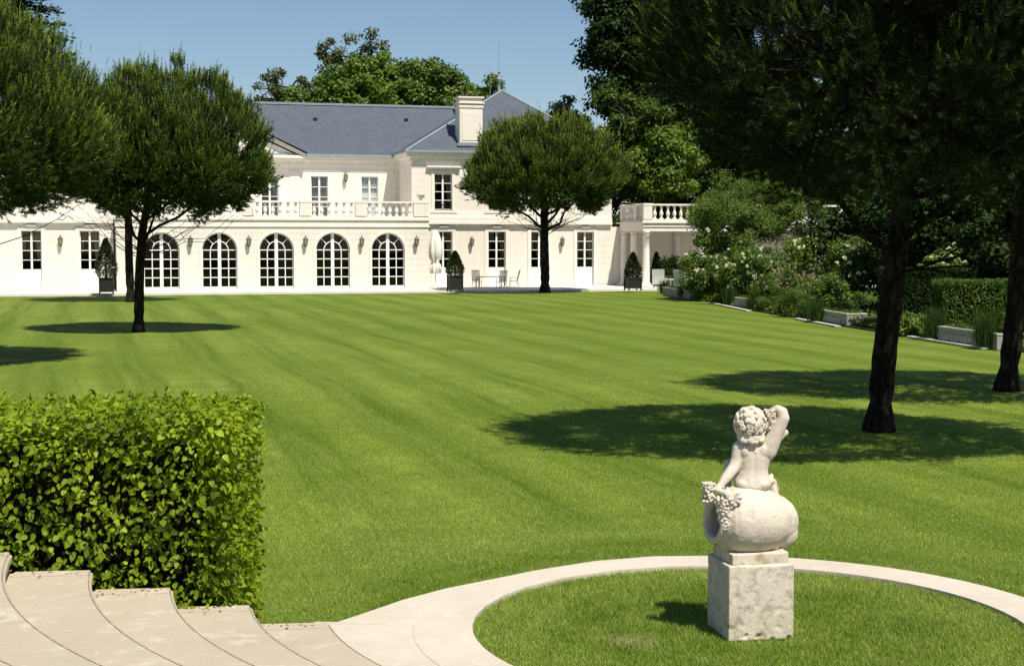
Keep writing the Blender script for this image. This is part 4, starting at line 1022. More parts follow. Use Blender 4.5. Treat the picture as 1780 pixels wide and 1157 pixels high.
# ================================================================ PEDESTAL AND STATUE
PC = Vector((1.845, 11.458, 0)); PA = math.atan2(11.253 - 11.157, 2.151 - 1.641)
ped = thing('stone_pedestal', 'square weathered stone block pedestal in the middle of the round lawn', 'pedestal', PC, PA)
PT = .565
SC = 2600 / 11.36 / 1.0                                # photo pixels per metre at the statue
def sp_(px, py, dy=0.0):                               # statue local point (x right, y away, z up) from the photo outline
    v = D(px, py, 11.458 + dy); return Vector((v.x - PC.x, dy, v.z - PT))
ICO = {}
def ico(sub):
    if sub not in ICO:
        q = bmesh.new(); bmesh.ops.create_icosphere(q, subdivisions=sub, radius=1); q.verts.ensure_lookup_table()
        ICO[sub] = (np.array([v.co[:] for v in q.verts]), np.array([[v.index for v in f.verts] for f in q.faces])); q.free()
    return ICO[sub]
class Blob:
    def __init__(s): s.V = []; s.T = []; s.n = 0
    def ball(s, c, r, sub=2):
        r = (r, r, r) if not hasattr(r, '__len__') else r
        v, f = ico(sub); s.V.append(v * np.array(r) + np.array(tuple(c))); s.T.append(f + s.n); s.n += len(v); return s
    def limb(s, pts, rs, step=.25):
        for (a, b2, r1, r2) in zip(pts[:-1], pts[1:], rs[:-1], rs[1:]):
            a, b2 = Vector(a), Vector(b2); L_ = (b2 - a).length; k = max(2, int(L_ / (min(r1, r2) * step)) + 1)
            for i in range(k + 1): f = i / k; s.ball(a.lerp(b2, f), r1 + (r2 - r1) * f)
        return s
    def lathe(s, prof, M, n=40):
        q = MB().lathe(prof, (0, 0, 0), n); vs = np.array([tuple(M @ Vector(v)) for v in q.v]); tr = []
        for f in q.f: tr += [(f[0], f[i], f[i + 1]) for i in range(1, len(f) - 1)]
        s.V.append(vs); s.T.append(np.array(tr) + s.n); s.n += len(vs); return s
    def build(s, name, m, parent, vox=.006, sm=6, disp=None, cut=None):
        me = bpy.data.meshes.new('tmp'); me.from_pydata(np.concatenate(s.V).tolist(), [], np.concatenate(s.T).tolist()); me.update()
        o = bpy.data.objects.new('tmp', me); C.objects.link(o)
        if vox:
            md = o.modifiers.new('r', 'REMESH'); md.mode = 'VOXEL'; md.voxel_size = vox; md.adaptivity = 0
        if sm: q = o.modifiers.new('s', 'SMOOTH'); q.factor = .5; q.iterations = sm
        dg = bpy.context.evaluated_depsgraph_get(); dg.update(); me2 = bpy.data.meshes.new_from_object(o.evaluated_get(dg)); bpy.data.objects.remove(o)
        me2.name = name
        if disp:
            k = len(me2.vertices); co = np.empty(k * 3); no_ = np.empty(k * 3); me2.vertices.foreach_get('co', co); me2.vertices.foreach_get('normal', no_)
            co = co.reshape(-1, 3); co += no_.reshape(-1, 3) * np.array([disp(Vector(c)) for c in co])[:, None]; me2.vertices.foreach_set('co', co.ravel()); me2.update()
        me2.shade_smooth(); me2.materials.clear(); me2.materials.append(MATS[m])
        return link(bpy.data.objects.new(name, me2), parent)
stt = thing('garden_statue', 'pale stone child seen from behind, seated on a tipped wine jar with grapes', 'statue', PC + Vector((0, 0, PT)))
def stone_block(name, size, zoff, rz, m, parent, chip, seed):
    sx_, sy_, sz_ = (v / 2 for v in size); q = MB().box((-sx_, -sy_, 0), (sx_, sy_, sz_ * 2)); Mr = Matrix.Rotation(rz, 4, 'Z') @ Matrix.Translation((0, 0, zoff)); bb = Blob()
    tr = [t_ for f in q.f for t_ in ((f[0], f[1], f[2]), (f[0], f[2], f[3]))]; bb.V.append(np.array([tuple(Mr @ Vector(v)) for v in q.v])); bb.T.append(np.array(tr))
    def dsp(c):
        k = noise.noise(c * 6 + Vector((seed, 0, 0))) * .0022 + noise.noise(c * 34) * .0007
        e = max(abs(c.x) / sx_, abs(c.y) / sy_) > .93; n_ = noise.noise(c * 16 + Vector((seed, 3, 1)))
        if n_ > .2 and e: k -= (n_ - .2) * .02 * chip * (2 if c.z < .05 else .5)
        return k
    return bb.build(name, m, parent, .0075, 3, dsp)
stone_block('block', (.520, .520, .576), -.008, 0, 'pedestal_stone', ped, 1, 3)
stone_block('base_slab', (.458, .43, .088), .0, PA + .03, 'pedestal_stone', stt, .4, 8)
# jar lying on its side, mouth to the left and a little towards the viewer
jc = sp_(1303, 904); mouth_dir = Vector((-math.cos(R(16)), -math.sin(R(16)), .075)).normalized()
rot = mouth_dir.to_track_quat('Z', 'X').to_matrix().to_4x4(); Mj = Matrix.Translation(jc) @ rot
jar = Blob()
jar.lathe([(.0, -.30), (.12, -.29), (.19, -.25), (.235, -.17), (.264, -.08), (.275, .0), (.274, .07), (.266, .13), (.250, .18), (.222, .22), (.190, .245), (.172, .26), (.168, .272), (.178, .285), (.184, .300), (.178, .314), (.16, .318),
           (.138, .31), (.126, .28), (.14, .20), (.17, .05), (.10, -.08), (.0, -.1)], Mj)
jar.ball(sp_(1337, 905, .06), (.228, .20, .218), 3).ball(sp_(1358, 925, .05), (.13, .13, .13), 3).limb([sp_(1346, 858, .10), sp_(1364, 880, .06), sp_(1376, 912, .03), sp_(1372, 938, .02)], [.03, .032, .034, .03])
jar.limb([sp_(1338, 868, -.06), sp_(1352, 905, -.09), sp_(1346, 945, -.07)], [.05, .06, .05])
jar.limb([sp_(1268, 958, -.05), sp_(1310, 964, -.1), sp_(1350, 962, .0)], [.05, .06, .05])
jar.build('wine_jar', 'statue_stone', stt, .0065, 5, lambda c: .0025 * noise.noise(c * 22) + .0012 * noise.noise(c * 60))
# child: one continuous body seen from behind
b = Blob()
hipL, hipR = sp_(1293, 836, .0), sp_(1325, 836, .0)
waist = sp_(1308, 812, .0); chest = sp_(1311, 788, .0); 
ky = [766, 772, 778, 786, 795, 805, 815, 825, 834, 842, 848]; kw = [20, 29, 34, 35, 32.5, 28.5, 26.5, 28.5, 32, 33, 29]; kd = [.04, .055, .066, .074, .078, .078, .08, .088, .10, .108, .10]
kx = [1312, 1312, 1312, 1312, 1311, 1310, 1309, 1308, 1307.5, 1308, 1308]
for i in range(64):
    y = 766 + 82 * i / 63; hw = np.interp(y, ky, kw) / 229; b.ball(sp_(np.interp(y, ky, kx), y), (hw, np.interp(y, ky, kd), .022), 3)
b.ball(sp_(1292, 841, -.035), (.062, .07, .05), 3).ball(sp_(1324, 841, -.035), (.062, .07, .05), 3)
b.ball(sp_(1296, 784, -.042), (.045, .034, .055), 3).ball(sp_(1326, 783, -.042), (.045, .034, .055), 3)
b.limb([sp_(1308, 776, .01), sp_(1303, 755, .02)], [.055, .05])                                    # neck
# left arm straight down to the jar mouth
b.limb([sp_(1285, 777, .0), sp_(1281, 800, -.01), sp_(1276, 812, -.03), sp_(1262, 830, -.09), sp_(1253, 842, -.12)], [.056, .052, .047, .040, .029])
hnd = sp_(1249, 845, -.135)
b.ball(hnd, (.033, .028, .020))
for i in range(5):
    k = Vector((-.026 + .013 * i, -.012 - .004 * i, -.008)); tip = Vector((-.042 + .022 * i, -.028, -.034 - .006 * (i in (1, 2))))
    if i == 4: k, tip = Vector((.026, .004, -.002)), Vector((.05, .0, -.022))
    b.limb([hnd + k, hnd + k.lerp(tip, .55) + Vector((0, -.008, .004)), hnd + tip], [.0098, .0092, .008])
# right arm raised, elbow out and up, hand bent over the head
el = sp_(1363, 722, -.03)
b.limb([sp_(1334, 782, .0), sp_(1343, 765, -.01), sp_(1354, 742, -.02), sp_(1362, 727, -.03)], [.078, .067, .056, .047])
b.limb([sp_(1362, 727, -.03), sp_(1360, 716, -.02), sp_(1352, 711, .0), sp_(1345, 712, .015)], [.047, .043, .035, .027])
h2 = sp_(1341, 714, .02); b.ball(h2, (.028, .026, .02))
for i in range(5):
    k = Vector((-.012, -.022 + .011 * i, .004)); tip = Vector((-.042 + .003 * abs(i - 2), -.026 + .013 * i, -.022))
    if i == 4: k, tip = Vector((.004, .022, .0)), Vector((-.02, .036, -.02))
    b.limb([h2 + k, h2 + k.lerp(tip, .5) + Vector((-.004, 0, .008)), h2 + tip], [.0098, .009, .008])
b.ball(sp_(1366, 752, .10), (.022, .022, .03))
b.limb([sp_(1332, 782, .06), sp_(1352, 765, .10), sp_(1365, 752, .10)], [.03, .026, .02])
# thighs forward over the jar, left knee raised, right foot tucked back
b.limb([sp_(1295, 838, .03), sp_(1276, 815, .18), sp_(1267, 806, .22)], [.070, .050, .040])
b.limb([sp_(1266, 805, .22), sp_(1264, 835, .22), sp_(1266, 858, .20)], [.038, .034, .028])
b.limb([sp_(1325, 838, .03), sp_(1338, 842, .16), sp_(1344, 850, .18)], [.072, .058, .05])
b.limb([sp_(1344, 848, .15), sp_(1343, 838, .04), sp_(1343, 836, .02)], [.045, .034, .026])
b.limb([sp_(1343, 838, .03), sp_(1347, 858, .02), sp_(1352, 866, .02)], [.026, .03, .026])
b.limb([sp_(1341, 826, .02), sp_(1340, 836, .0)], [.018, .024])
# head turned away to the right, face on the far side
hc_ = sp_(1304, 737, .02); b.ball(hc_, (.098, .108, .112), 3); b.ball(hc_ + Vector((.02, .06, -.03)), (.07, .06, .065)); b.ball(hc_ + Vector((.028, .125, -.02)), (.014, .018, .014))
b.ball(hc_ + Vector((-.098, .025, -.02)), (.014, .02, .026)); b.limb([hc_ + Vector((.0, .117, -.055)), hc_ + Vector((.045, .112, -.055))], [.009, .009])
for sx_ in (-.012, .062): b.ball(hc_ + Vector((sx_, .105, .008)), (.012, .01, .008))
def bodydisp(c):
    d = .0012 * noise.noise(c * 30)
    dx_ = c.x - sp_(1309, 800).x
    if c.y < 0 and -.02 < c.z - sp_(1309, 838).z < .24: d -= .005 * math.exp(-(dx_ / .018) ** 2)
    return d
b.build('figure', 'statue_stone', stt, .0055, 9, bodydisp)
# curls and wreath of leaves
rng = np.random.default_rng(21); random.seed(21)
b = Blob()
b.ball(hc_ + Vector((0, -.012, .012)), (.108, .108, .112), 3)
pts = []; tries = 0
while len(pts) < 175 and tries < 9000:
    tries += 1; d = Vector(rng.normal(size=3)).normalized()
    if d.y > .6: continue
    if all((d - q_).length > .29 for q_ in pts): pts.append(d)
for d in pts:
    r_ = random.uniform(.021, .029); c0 = hc_ + Vector((d.x * .113, d.y * .115 - .012, d.z * .117 + .008)) + d * random.uniform(-.004, .006)
    t1 = d.cross(Vector((random.uniform(-1, 1), random.uniform(-1, 1), random.uniform(-1, 1)))).normalized(); t2 = d.cross(t1)
    for i in range(7): a = i * .9; b.ball(c0 + (t1 * math.cos(a) + t2 * math.sin(a)) * r_ * .5 + d * .0014 * i, r_ * .56, 1)
for i in range(34):
    x_ = random.uniform(-.088, .09); z_ = random.uniform(-.128, -.075); b.ball(hc_ + Vector((x_, -.062 - .045 * math.cos(x_ * 14) + (z_ + .1) * .2, z_)), (random.uniform(.014, .022), .016, random.uniform(.013, .02)), 2)
b.limb([hc_ + Vector((-.06, -.04, -.09)), hc_ + Vector((.06, -.04, -.09))], [.05, .05])
b.build('curly_hair', 'statue_stone', stt, .0036, 1)
def grapes(c, rx, ry, rz_, n, r, seed, taper=True):
    random.seed(seed); g_ = Blob(); pts = []
    tries = 0
    while len(pts) < n and tries < 4000:
        tries += 1; f = random.random(); w_ = (1 - .65 * f) if taper else 1
        a = random.uniform(0, 6.283); p = Vector((rx * w_ * math.cos(a) * random.uniform(.6, 1), ry * w_ * math.sin(a), rz_ * (1 - 2 * f)))
        if all((p - q_).length > r * 1.35 for q_ in pts): pts.append(p)
    for p in pts: g_.ball(Vector(c) + p, r * random.uniform(.88, 1.1), 2)
    g_.ball(c, (rx * .6, ry * .6, rz_ * .7)); g_.build('grape_bunch', 'statue_stone', stt, .0036, 1)
grapes(sp_(1339, 729, -.01), .055, .05, .08, 46, .0145, 3)
grapes(sp_(1231, 855, -.16), .046, .046, .07, 60, .0145, 4, False)
grapes(sp_(1259, 893, -.225), .072, .055, .125, 95, .0155, 5)
lf = Blob(); c_ = sp_(1273, 864, -.232)
lf.ball(c_, (.052, .018, .040), 3)
for i in range(5):
    a = -.9 + i * .72; e = c_ + Vector((.062 * math.cos(a), -.010 - .012 * math.cos(a), -.050 * math.sin(a) - .008)); lf.ball(c_.lerp(e, .6), (.026, .014, .022), 2).ball(e, (.018, .010, .015), 2)
lf.limb([c_, c_ + Vector((-.03, .05, .06))], [.02, .014]); lf.limb([sp_(1247, 852, -.17), sp_(1260, 856, -.20), c_], [.022, .026, .026])
lf.build('vine_leaf', 'statue_stone', stt, .004, 2)

# ================================================================ PINES ON THE LAWN
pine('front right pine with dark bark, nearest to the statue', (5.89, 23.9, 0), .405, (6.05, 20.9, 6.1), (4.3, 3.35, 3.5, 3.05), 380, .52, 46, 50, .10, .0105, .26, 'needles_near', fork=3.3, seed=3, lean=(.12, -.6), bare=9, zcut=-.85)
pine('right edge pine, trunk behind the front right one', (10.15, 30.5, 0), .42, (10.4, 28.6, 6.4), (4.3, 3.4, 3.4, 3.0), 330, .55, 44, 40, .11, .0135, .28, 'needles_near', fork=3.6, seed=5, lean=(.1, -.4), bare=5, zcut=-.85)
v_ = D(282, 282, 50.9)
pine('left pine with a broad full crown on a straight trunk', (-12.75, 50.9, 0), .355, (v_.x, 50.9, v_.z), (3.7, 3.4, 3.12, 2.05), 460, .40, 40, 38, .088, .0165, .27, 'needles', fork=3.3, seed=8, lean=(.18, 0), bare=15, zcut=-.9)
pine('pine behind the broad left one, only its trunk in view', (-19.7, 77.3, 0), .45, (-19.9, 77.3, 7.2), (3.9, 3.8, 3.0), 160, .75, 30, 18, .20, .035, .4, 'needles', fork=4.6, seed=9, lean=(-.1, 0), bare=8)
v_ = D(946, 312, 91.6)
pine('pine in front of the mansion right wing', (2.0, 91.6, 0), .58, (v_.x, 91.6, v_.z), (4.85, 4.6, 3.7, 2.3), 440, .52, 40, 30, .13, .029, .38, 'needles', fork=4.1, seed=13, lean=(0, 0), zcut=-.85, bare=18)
pine('left edge pine, its trunk outside the picture', (-15.2, 37.0, 0), .45, (-14.6, 37.0, 5.75), (5.0, 4.2, 4.1, 2.25), 800, .48, 40, 38, .09, .0135, .28, 'needles', fork=3.2, seed=17, lean=(.3, 0), bare=8, zcut=-.9, taper=.38)

# ================================================================ TREES BEYOND
def far(px, py, Y): v = D(px, py, Y); return v
def bg(name, label, px, py, Y, rx, rz_, ncl, cr, nl_, ll, m, seed, grp='trees beyond the mansion', zc=-.8, inner=.25, rough=.12, cat='tree', ry=None, tw=.8, limbs=True):
    c_ = far(px, py, Y); return tree(name, label, cat, (c_.x, Y, 0), (c_.x, Y, c_.z), (rx, ry or rx * .8, rz_), ncl, cr, nl_, ll, m, tw, grp, seed, zc, inner=inner, rough=rough, limbs=limbs)
bg('airy_tree', 'tall thin-leaved tree rising highest behind the main roof', 612, 128, 134, 4.0, 3.8, 60, .8, 110, .34, 'leaf_olive', 31, inner=.1, rough=.2)
bg('airy_tree', 'small thin-leaved tree behind the left part of the roof', 492, 160, 134, 2.6, 2.2, 34, .65, 100, .3, 'leaf_olive', 32, inner=.1, rough=.2)
bg('broadleaf_tree', 'round green tree behind the middle of the main roof', 560, 185, 130, 3.6, 3.2, 60, 1.0, 200, .36, 'leaf_mid', 33)
bg('broadleaf_tree', 'bushy green tree behind the roof, left of the chimney', 645, 165, 131, 3.6, 3.6, 70, 1.0, 200, .36, 'leaf_bright', 34)
bg('broadleaf_tree', 'rounded darker tree behind the roof next to the chimney', 755, 162, 132, 3.5, 3.2, 70, 1.0, 200, .36, 'leaf_mid', 35)
bg('broadleaf_tree', 'green treetop showing in the dip behind the main roof', 700, 160, 133, 2.8, 2.6, 50, 1.0, 180, .36, 'leaf_mid', 38)
bg('broadleaf_tree', 'small treetop showing between chimney and pointed roof', 838, 160, 133, 2.0, 1.6, 26, .8, 160, .34, 'leaf_mid', 36)
bg('broadleaf_tree', 'small treetop right of the pointed roof', 985, 210, 128, 2.2, 2.0, 26, .8, 160, .34, 'leaf_olive', 37)
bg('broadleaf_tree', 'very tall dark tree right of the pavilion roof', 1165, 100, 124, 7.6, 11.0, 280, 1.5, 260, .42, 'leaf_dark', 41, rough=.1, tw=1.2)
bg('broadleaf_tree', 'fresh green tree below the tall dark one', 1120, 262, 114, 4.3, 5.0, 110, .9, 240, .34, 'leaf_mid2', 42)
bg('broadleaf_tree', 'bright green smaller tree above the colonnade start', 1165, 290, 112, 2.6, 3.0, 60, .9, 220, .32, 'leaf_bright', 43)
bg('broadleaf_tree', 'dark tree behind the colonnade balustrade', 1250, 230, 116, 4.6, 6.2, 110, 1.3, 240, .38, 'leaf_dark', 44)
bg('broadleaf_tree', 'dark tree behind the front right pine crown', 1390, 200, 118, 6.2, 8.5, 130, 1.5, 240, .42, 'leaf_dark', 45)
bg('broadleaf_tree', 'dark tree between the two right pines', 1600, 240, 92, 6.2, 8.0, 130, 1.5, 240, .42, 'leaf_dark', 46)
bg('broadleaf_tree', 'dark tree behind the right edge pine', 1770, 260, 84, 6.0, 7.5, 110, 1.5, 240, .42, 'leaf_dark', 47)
bg('evergreen_thicket', 'dark evergreen thicket above the colonnade roof', 1150, 345, 116, 6.5, 3.4, 70, 1.2, 220, .36, 'leaf_dark', 48, cat='shrub', tw=.4)
bg('evergreen_thicket', 'dark evergreen thicket at the end of the colonnade', 1560, 430, 66, 3.4, 3.0, 100, .9, 260, .26, 'leaf_dark', 49, cat='shrub', tw=.4, ry=2.6)
bg('evergreen_thicket', 'dark evergreen thicket behind the low clipped hedge', 1660, 420, 60, 3.2, 3.2, 100, .9, 260, .26, 'leaf_dark', 50, cat='shrub', tw=.4, ry=2.6)
bg('evergreen_thicket', 'dark evergreen thicket at the right edge of the garden', 1790, 430, 56, 3.0, 3.0, 90, .9, 260, .26, 'leaf_dark', 51, cat='shrub', tw=.4)
bg('evergreen_thicket', 'wide dark thicket far behind the colonnade balustrade', 1400, 330, 124, 9.0, 4.2, 110, 1.4, 240, .40, 'leaf_dark', 52, cat='shrub', tw=.5)
# dark conifer at the far top left
t = thing('cedar_tree', 'dark spreading conifer far behind the left pine crown', 'conifer', (D(40, 400, 112).x, 112, 0), 0, 'trees beyond the mansion')
rng = np.random.default_rng(61); random.seed(61)
MB().tube([(0, 0, 0), (0, 0, 30)], [.6, .12], 8).build('trunk', 'pine_bark', t, True)
q = MB(); P = []; Dd = []
for i in range(120):
    z = 9 + 20 * (i / 120); L_ = (5.4 * (1 - (z - 9) / 27)) * random.uniform(.7, 1.05); a = i * 2.4
    e = Vector((L_ * math.cos(a), L_ * math.sin(a), z - .5 + .1 * L_)); pt = limb_path((0, 0, z), e, -.03, 6, .02); q.tube(pt, [.09 * (1 - .13 * k) for k in range(7)], 5)
    for k in range(2, 7):
        for j in range(26):
            p = pt[k] + Vector((rng.normal() * .45, rng.normal() * .45, rng.normal() * .14)); P.append(p); Dd.append((math.cos(a) + rng.normal() * .6, math.sin(a) + rng.normal() * .6, rng.normal() * .3))
q.build('branches', 'pine_bark', t, True)
leaves('foliage', np.array([tuple(p) for p in P]), np.array(Dd), rdir(len(P)) + np.array([0, 0, 1.2]), .42, .16, 'leaf_dark', t)

# ================================================================ PLANTING ON THE RIGHT
PG = 'shrubs in the right hand border'
def shrub(name, label, px, py, Y, rx, rz_, ncl, cr, nl_, ll, m, seed, fl=None, fln=60, fls=.11, ry=None, aspect=.6, up=.3, cat='shrub', z=None, rough=.15):
    v = D(px, py, Y); zc_ = v.z if z is None else z
    return tree(name, label, cat, (v.x, Y, .03), (v.x, Y, zc_), (rx, ry or rx * .85, rz_), ncl, cr, nl_, ll, m, .12, PG, seed, -.9, fl, 'twig_grey', rough, up, True, .3, aspect, fln=fln, fls=fls)
# feathery small tree
v = D(1300, 382, 80); tree('feathery_tree', 'small feathery green tree in front of the colonnade', 'tree', (v.x + .3, 80, .03), (v.x, 80, v.z + .15), (3.5, 2.6, 2.3), 150, .65, 330, .17, 'leaf_tamarisk', .35, None, 71, -.75, None, 'smooth_bark', .16, .2, True, .2, .32)
shrub('rose_bush', 'tall rose bush with white flowers in front of the colonnade', 1250, 447, 79, 1.95, 1.7, 60, .5, 210, .17, 'leaf_bright', 73, 'petal', 24, .15)
shrub('rose_bush', 'lower rose bush with white flowers, left of the second trough', 1236, 482, 78, 1.3, 1.2, 42, .45, 200, .16, 'leaf_mid', 74, 'petal', 18, .14)
shrub('rose_bush', 'pale flowered rose bush behind the second trough', 1300, 478, 74, 1.6, 1.3, 42, .45, 200, .15, 'leaf_mid', 75, 'petal', 26, .12)
shrub('leafy_shrub', 'dark green shrub under the feathery tree', 1345, 470, 74, 1.7, 1.2, 42, .45, 200, .14, 'leaf_mid', 76, 'petal', 14, .1)
shrub('leafy_shrub', 'yellow green low shrub between the first two troughs', 1242, 515, 78, .9, .7, 26, .3, 170, .12, 'leaf_bright', 77)
shrub('leafy_shrub', 'yellow green spiky plant right of the second trough', 1350, 524, 66.5, .85, .62, 26, .28, 200, .15, 'leaf_bright', 78, aspect=.22, up=0)
shrub('rose_bush', 'bright rose bush with white flowers right of the pale column', 1408, 452, 70, 1.1, 1.1, 36, .42, 210, .14, 'leaf_bright', 79, 'petal', 24, .12)
shrub('flower_clump', 'pale pink flowering clump in the middle of the border', 1400, 492, 66, 1.7, .8, 42, .38, 150, .10, 'leaf_mid', 80, 'petal_pink', 240, .06)
shrub('flower_clump', 'pale pink flowering clump behind the low green mound', 1345, 500, 68, 1.2, .7, 30, .35, 150, .10, 'leaf_mid', 81, 'petal_pink', 150, .07)
shrub('leafy_shrub', 'fine leaved green mound left of the third trough', 1398, 528, 61.5, 1.25, .75, 40, .32, 260, .09, 'leaf_mid', 82, aspect=.3)
shrub('leafy_shrub', 'green shrub spilling over the third trough', 1450, 505, 59.5, 1.1, .85, 34, .36, 200, .12, 'leaf_mid', 83)
shrub('rose_bush', 'tall rose bush with pink and white flowers by the pine trunk', 1484, 462, 64, 1.2, 1.2, 46, .45, 220, .14, 'leaf_mid', 84, 'petal', 46, .12)
shrub('rose_bush', 'high green rose bush left of the front pine trunk', 1455, 432, 70, 1.1, .9, 32, .5, 220, .14, 'leaf_mid', 85, 'petal', 16, .1)
shrub('leafy_shrub', 'broad leaved pale plant at the foot of the low hedge', 1594, 565, 48.5, .6, .5, 22, .24, 110, .14, 'leaf_bright', 86)
shrub('leafy_shrub', 'bright leafy shrub showing between the two pine trunks', 1640, 468, 55, .9, .7, 28, .32, 170, .14, 'leaf_bright', 87, 'petal', 12, .1)
shrub('leafy_shrub', 'leafy shrub at the right edge behind the pine trunk', 1790, 470, 44, .9, 1.4, 34, .36, 190, .12, 'leaf_mid', 88, 'petal', 14, .1)
shrub('leafy_shrub', 'low leafy plant at the right edge beside the pine trunk', 1790, 560, 42.5, .8, .6, 26, .28, 170, .11, 'leaf_mid', 89)
shrub('leafy_shrub', 'dark rounded shrub in the shade behind the lounge chairs', 1168, 463, 101, 1.0, .9, 26, .4, 180, .15, 'leaf_dark', 90)
shrub('leafy_shrub', 'grey twiggy shrub beside the first trough', 1205, 485, 87, .8, .8, 26, .35, 90, .10, 'leaf_olive', 91)
shrub('leafy_shrub', 'mid green shrub behind the yellow green spiky plant', 1370, 500, 72, 1.4, 1.0, 36, .4, 190, .12, 'leaf_mid', 92)
shrub('leafy_shrub', 'low green plant right of the yellow green spiky one', 1372, 535, 63.5, .8, .5, 22, .25, 170, .11, 'leaf_mid', 120)
shrub('leafy_shrub', 'low grassy plant just right of the second trough', 1335, 532, 69, .6, .45, 18, .22, 170, .11, 'leaf_bright', 121, aspect=.25, up=0)
shrub('leafy_shrub', 'low green plant left of the second trough', 1262, 520, 74.5, .6, .5, 18, .22, 170, .11, 'leaf_mid', 122)
shrub('leafy_shrub', 'dark plant between the third trough and the hedge block', 1484, 545, 56, .6, .7, 22, .25, 170, .10, 'leaf_dark', 123)
shrub('flower_clump', 'flowering clump behind the third trough', 1430, 500, 63, 1.2, .7, 30, .34, 170, .10, 'leaf_mid', 124, 'petal_pink', 140, .07)
rng = np.random.default_rng(130); n = 90000; yy = rng.uniform(41, 92, n); ex = np.interp(yy, [e[1] for e in edge][::-1], [e[0] for e in edge][::-1]); xx = ex + .25 + rng.random(n) ** 1.3 * 11
hgt = .12 + .22 * (np.sin(xx * 2.3 + np.sin(yy * 1.1) * 2) * np.sin(yy * 1.7) * .5 + .5)
P = np.stack([xx, yy, .03 + rng.random(n) * hgt], 1)
o = leaves('ground_cover', P, rng.normal(size=(n, 3)) * [1, 1, .5] + [0, 0, .5], rdir(n) + [0, -.3, 1], .15, .07, 'leaf_mid', None); tag(o, 'low leafy ground cover filling the border between the shrubs', 'ground cover', kind='stuff')
# clipped low hedges
def cliphedge(label, x0, x1, y0, y1, h, seed, m='leaf_dark', dens=900):
    global rng; rng = np.random.default_rng(seed)
    o = thing('clipped_hedge', label, 'hedge', ((x0 + x1) / 2, (y0 + y1) / 2, .03)); ctr = np.array([(x0 + x1) / 2, (y0 + y1) / 2, .03])
    MB().box((x0 - ctr[0] + .16, y0 - ctr[1] + .16, 0), (x1 - ctr[0] - .16, y1 - ctr[1] - .16, h - .16)).build('shade_core', 'twig_and_shade', o)  # solid block, the hedge's inner shade put into its dark colour
    PP = []; OO = []
    for (ax_, ln, ar) in (('f', x1 - x0, (x1 - x0) * h), ('l', y1 - y0, (y1 - y0) * h), ('r', 0, (y1 - y0) * h), ('b', 0, (x1 - x0) * h), ('t', 0, (x1 - x0) * (y1 - y0))):
        n = int(ar * dens); a, b2, d = rng.random(n), rng.random(n), rng.random(n) * .17
        if ax_ == 'f': p = np.stack([x0 + a * (x1 - x0), y0 + d, b2 * h], 1); o_ = (0, -1, .3)
        if ax_ == 'b': p = np.stack([x0 + a * (x1 - x0), y1 - d, b2 * h], 1); o_ = (0, 1, .3)
        if ax_ == 'l': p = np.stack([x0 + d, y0 + a * (y1 - y0), b2 * h], 1); o_ = (-1, 0, .3)
        if ax_ == 'r': p = np.stack([x1 - d, y0 + a * (y1 - y0), b2 * h], 1); o_ = (1, 0, .3)
        if ax_ == 't': p = np.stack([x0 + a * (x1 - x0), y0 + b2 * (y1 - y0), h - d], 1); o_ = (0, 0, 1)
        PP.append(p); OO.append(np.tile(o_, (n, 1)))
    PP = np.concatenate(PP) - [ctr[0], ctr[1], 0]; OO = np.concatenate(OO); n = len(PP)
    PP += OO * (np.sin(PP[:, :1] * 3) * np.sin(PP[:, 2:] * 4) * .03)
    leaves('foliage', PP, OO * .6 + rng.normal(size=(n, 3)) * .7, OO + rng.normal(size=(n, 3)) * .5, .085, .05, m, o)
a = G(1489, 573); cliphedge('tall dark clipped hedge block behind the front pine trunk', 13.0, 16.0, 51.5, 53.2, 2.1, 95)
a = G(1606, 560); cliphedge('low clipped hedge behind the fourth trough, between the pine trunks', 14.1, 17.9, 48.8, 50.2, 1.75, 96, 'leaf_mid')
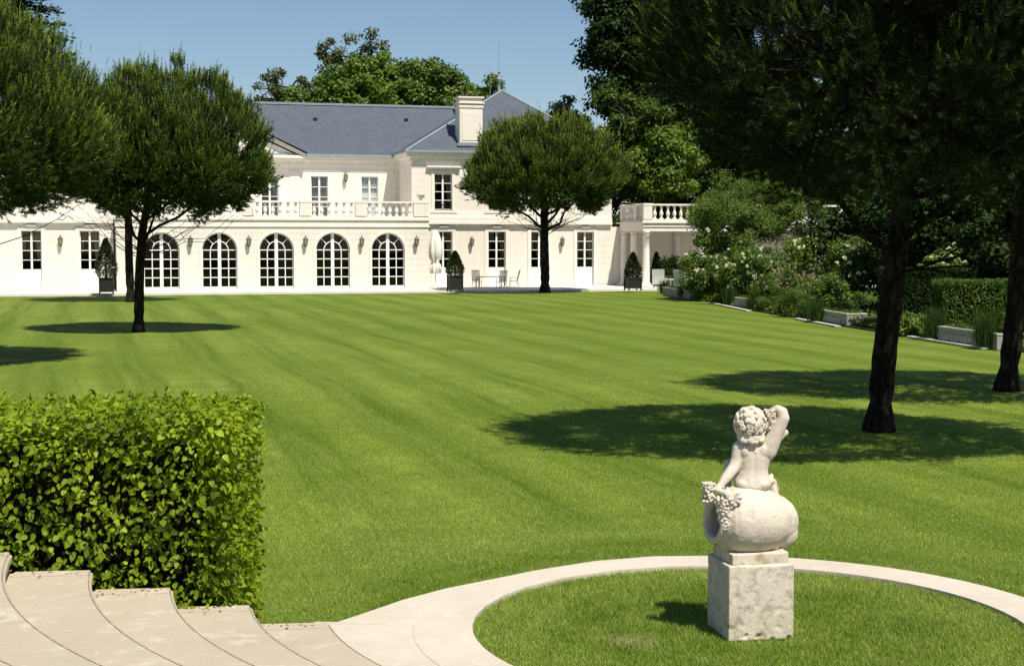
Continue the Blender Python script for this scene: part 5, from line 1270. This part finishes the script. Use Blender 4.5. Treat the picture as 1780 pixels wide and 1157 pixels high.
# stone troughs
def trough(label, a, b2, seed, h=.47):
    a = Vector((*a, 0)); b2 = Vector((*b2, 0)); L_ = (b2 - a).length; rz = math.atan2(b2.y - a.y, b2.x - a.x)
    o = thing('stone_trough', label, 'planter', a, rz, 'stone troughs along the lawn edge'); w_ = .75
    q = MB().box((0, 0, 0), (L_, .08, h - .05)); q.box((0, .08, 0), (.08, w_ - .08, h - .05)); q.box((L_ - .08, .08, 0), (L_, w_ - .08, h - .05)); q.box((0, w_ - .08, 0), (L_, w_, h - .05)); q.build('trough_wall', 'trough_stone', o)
    q = MB().box((-.02, -.02, h - .049), (L_ + .02, .1, h)); q.box((-.02, .1, h - .049), (.1, w_ - .08, h)); q.box((L_ - .1, .1, h - .049), (L_ + .02, w_ - .08, h)); q.box((-.02, w_ - .08, h - .049), (L_ + .02, w_ + .02, h)); q.build('rim', 'trough_edge', o)
    MB().box((.08, .08, .02), (L_ - .08, w_ - .08, h - .08)).build('soil_fill', 'soil', o)
    fr = MB(); k = int(L_ * .72 / .16)
    for i in range(k):
        x = L_ * .12 + i * .16; fr.prism([(x, -.001, .07), (x + .04, -.001, .07), (x + .12, -.001, .26), (x + .08, -.001, .26)], (0, -.05, 0))
    fr.build('ribbed_relief', 'trough_edge', o)
    global rng; rng = np.random.default_rng(seed); n = int(60 * L_); k = 7
    P = np.stack([rng.uniform(.15, L_ - .15, n), rng.uniform(.15, w_ - .15, n), np.full(n, h - .1)], 1); P = np.repeat(P, k, 0)
    leaves('low_plants', P + rng.normal(size=P.shape) * .03, rng.normal(size=P.shape) * .6 + [0, 0, .9], rdir(len(P)), .2, .03, 'leaf_mid', o)
trough('stone trough nearest the colonnade, beside the lounge chairs', G(1152, 513)[:2], G(1200, 520)[:2], 101)
trough('second stone trough from the colonnade, with a ribbed front', G(1277, 533.5)[:2], G(1327, 540)[:2], 102)
trough('third stone trough, just left of the tall dark hedge block', G(1424, 559)[:2], G(1472, 567)[:2], 103)
trough('fourth and longest stone trough, beside the right edge pine', G(1631, 593)[:2], G(1733, 608)[:2], 104)
# upright grasses by the troughs
def grass_clump(label, p, h, wd, seed, n=420):
    global rng; rng = np.random.default_rng(seed); p = Vector(p)
    o_ = np.stack([rng.normal(size=n) * wd, rng.normal(size=n) * wd, np.zeros(n)], 1)
    o = leaves('upright_grass', o_, np.array([0, 0, 1.]) + rng.normal(size=(n, 3)) * [.07, .07, 0] + o_ * .25, rdir(n), h * rng.uniform(.6, 1.1, n), .022, 'grass_tall', None, 'rhomb')
    o.location = (p.x, p.y, .0); tag(o, label, 'ornamental grass', 'upright grasses by the troughs')
for lb, px_, py_, h, s_ in (('tuft of upright grass at the left end of the first trough', 1154, 511, .85, 1), ('tuft of upright grass before the middle of the first trough', 1190, 518, .8, 2),
        ('upright grass at the left end of the second trough', 1270, 531, .95, 3), ('upright grass before the right part of the second trough', 1311, 538, .95, 4),
        ('upright grass at the left end of the third trough', 1416, 560, .9, 5), ('upright grass at the left end of the fourth trough', 1622, 590, 1.05, 6), ('tall upright grass before the right part of the fourth trough', 1714, 606, 1.15, 7)):
    grass_clump(lb, G(px_, py_), h, .13, 200 + s_)
v = G(1570, 576); q = MB().box((0, 0, 0), (1.3, .4, .42)).box((-.03, -.03, .4201), (1.33, .43, .47)).build('low_wall', 'trough_stone'); q.location = (v.x - .15, v.y, 0); q.rotation_euler = (0, 0, R(-35))
tag(q, 'short low grey stone wall right of the front pine trunk', 'wall')
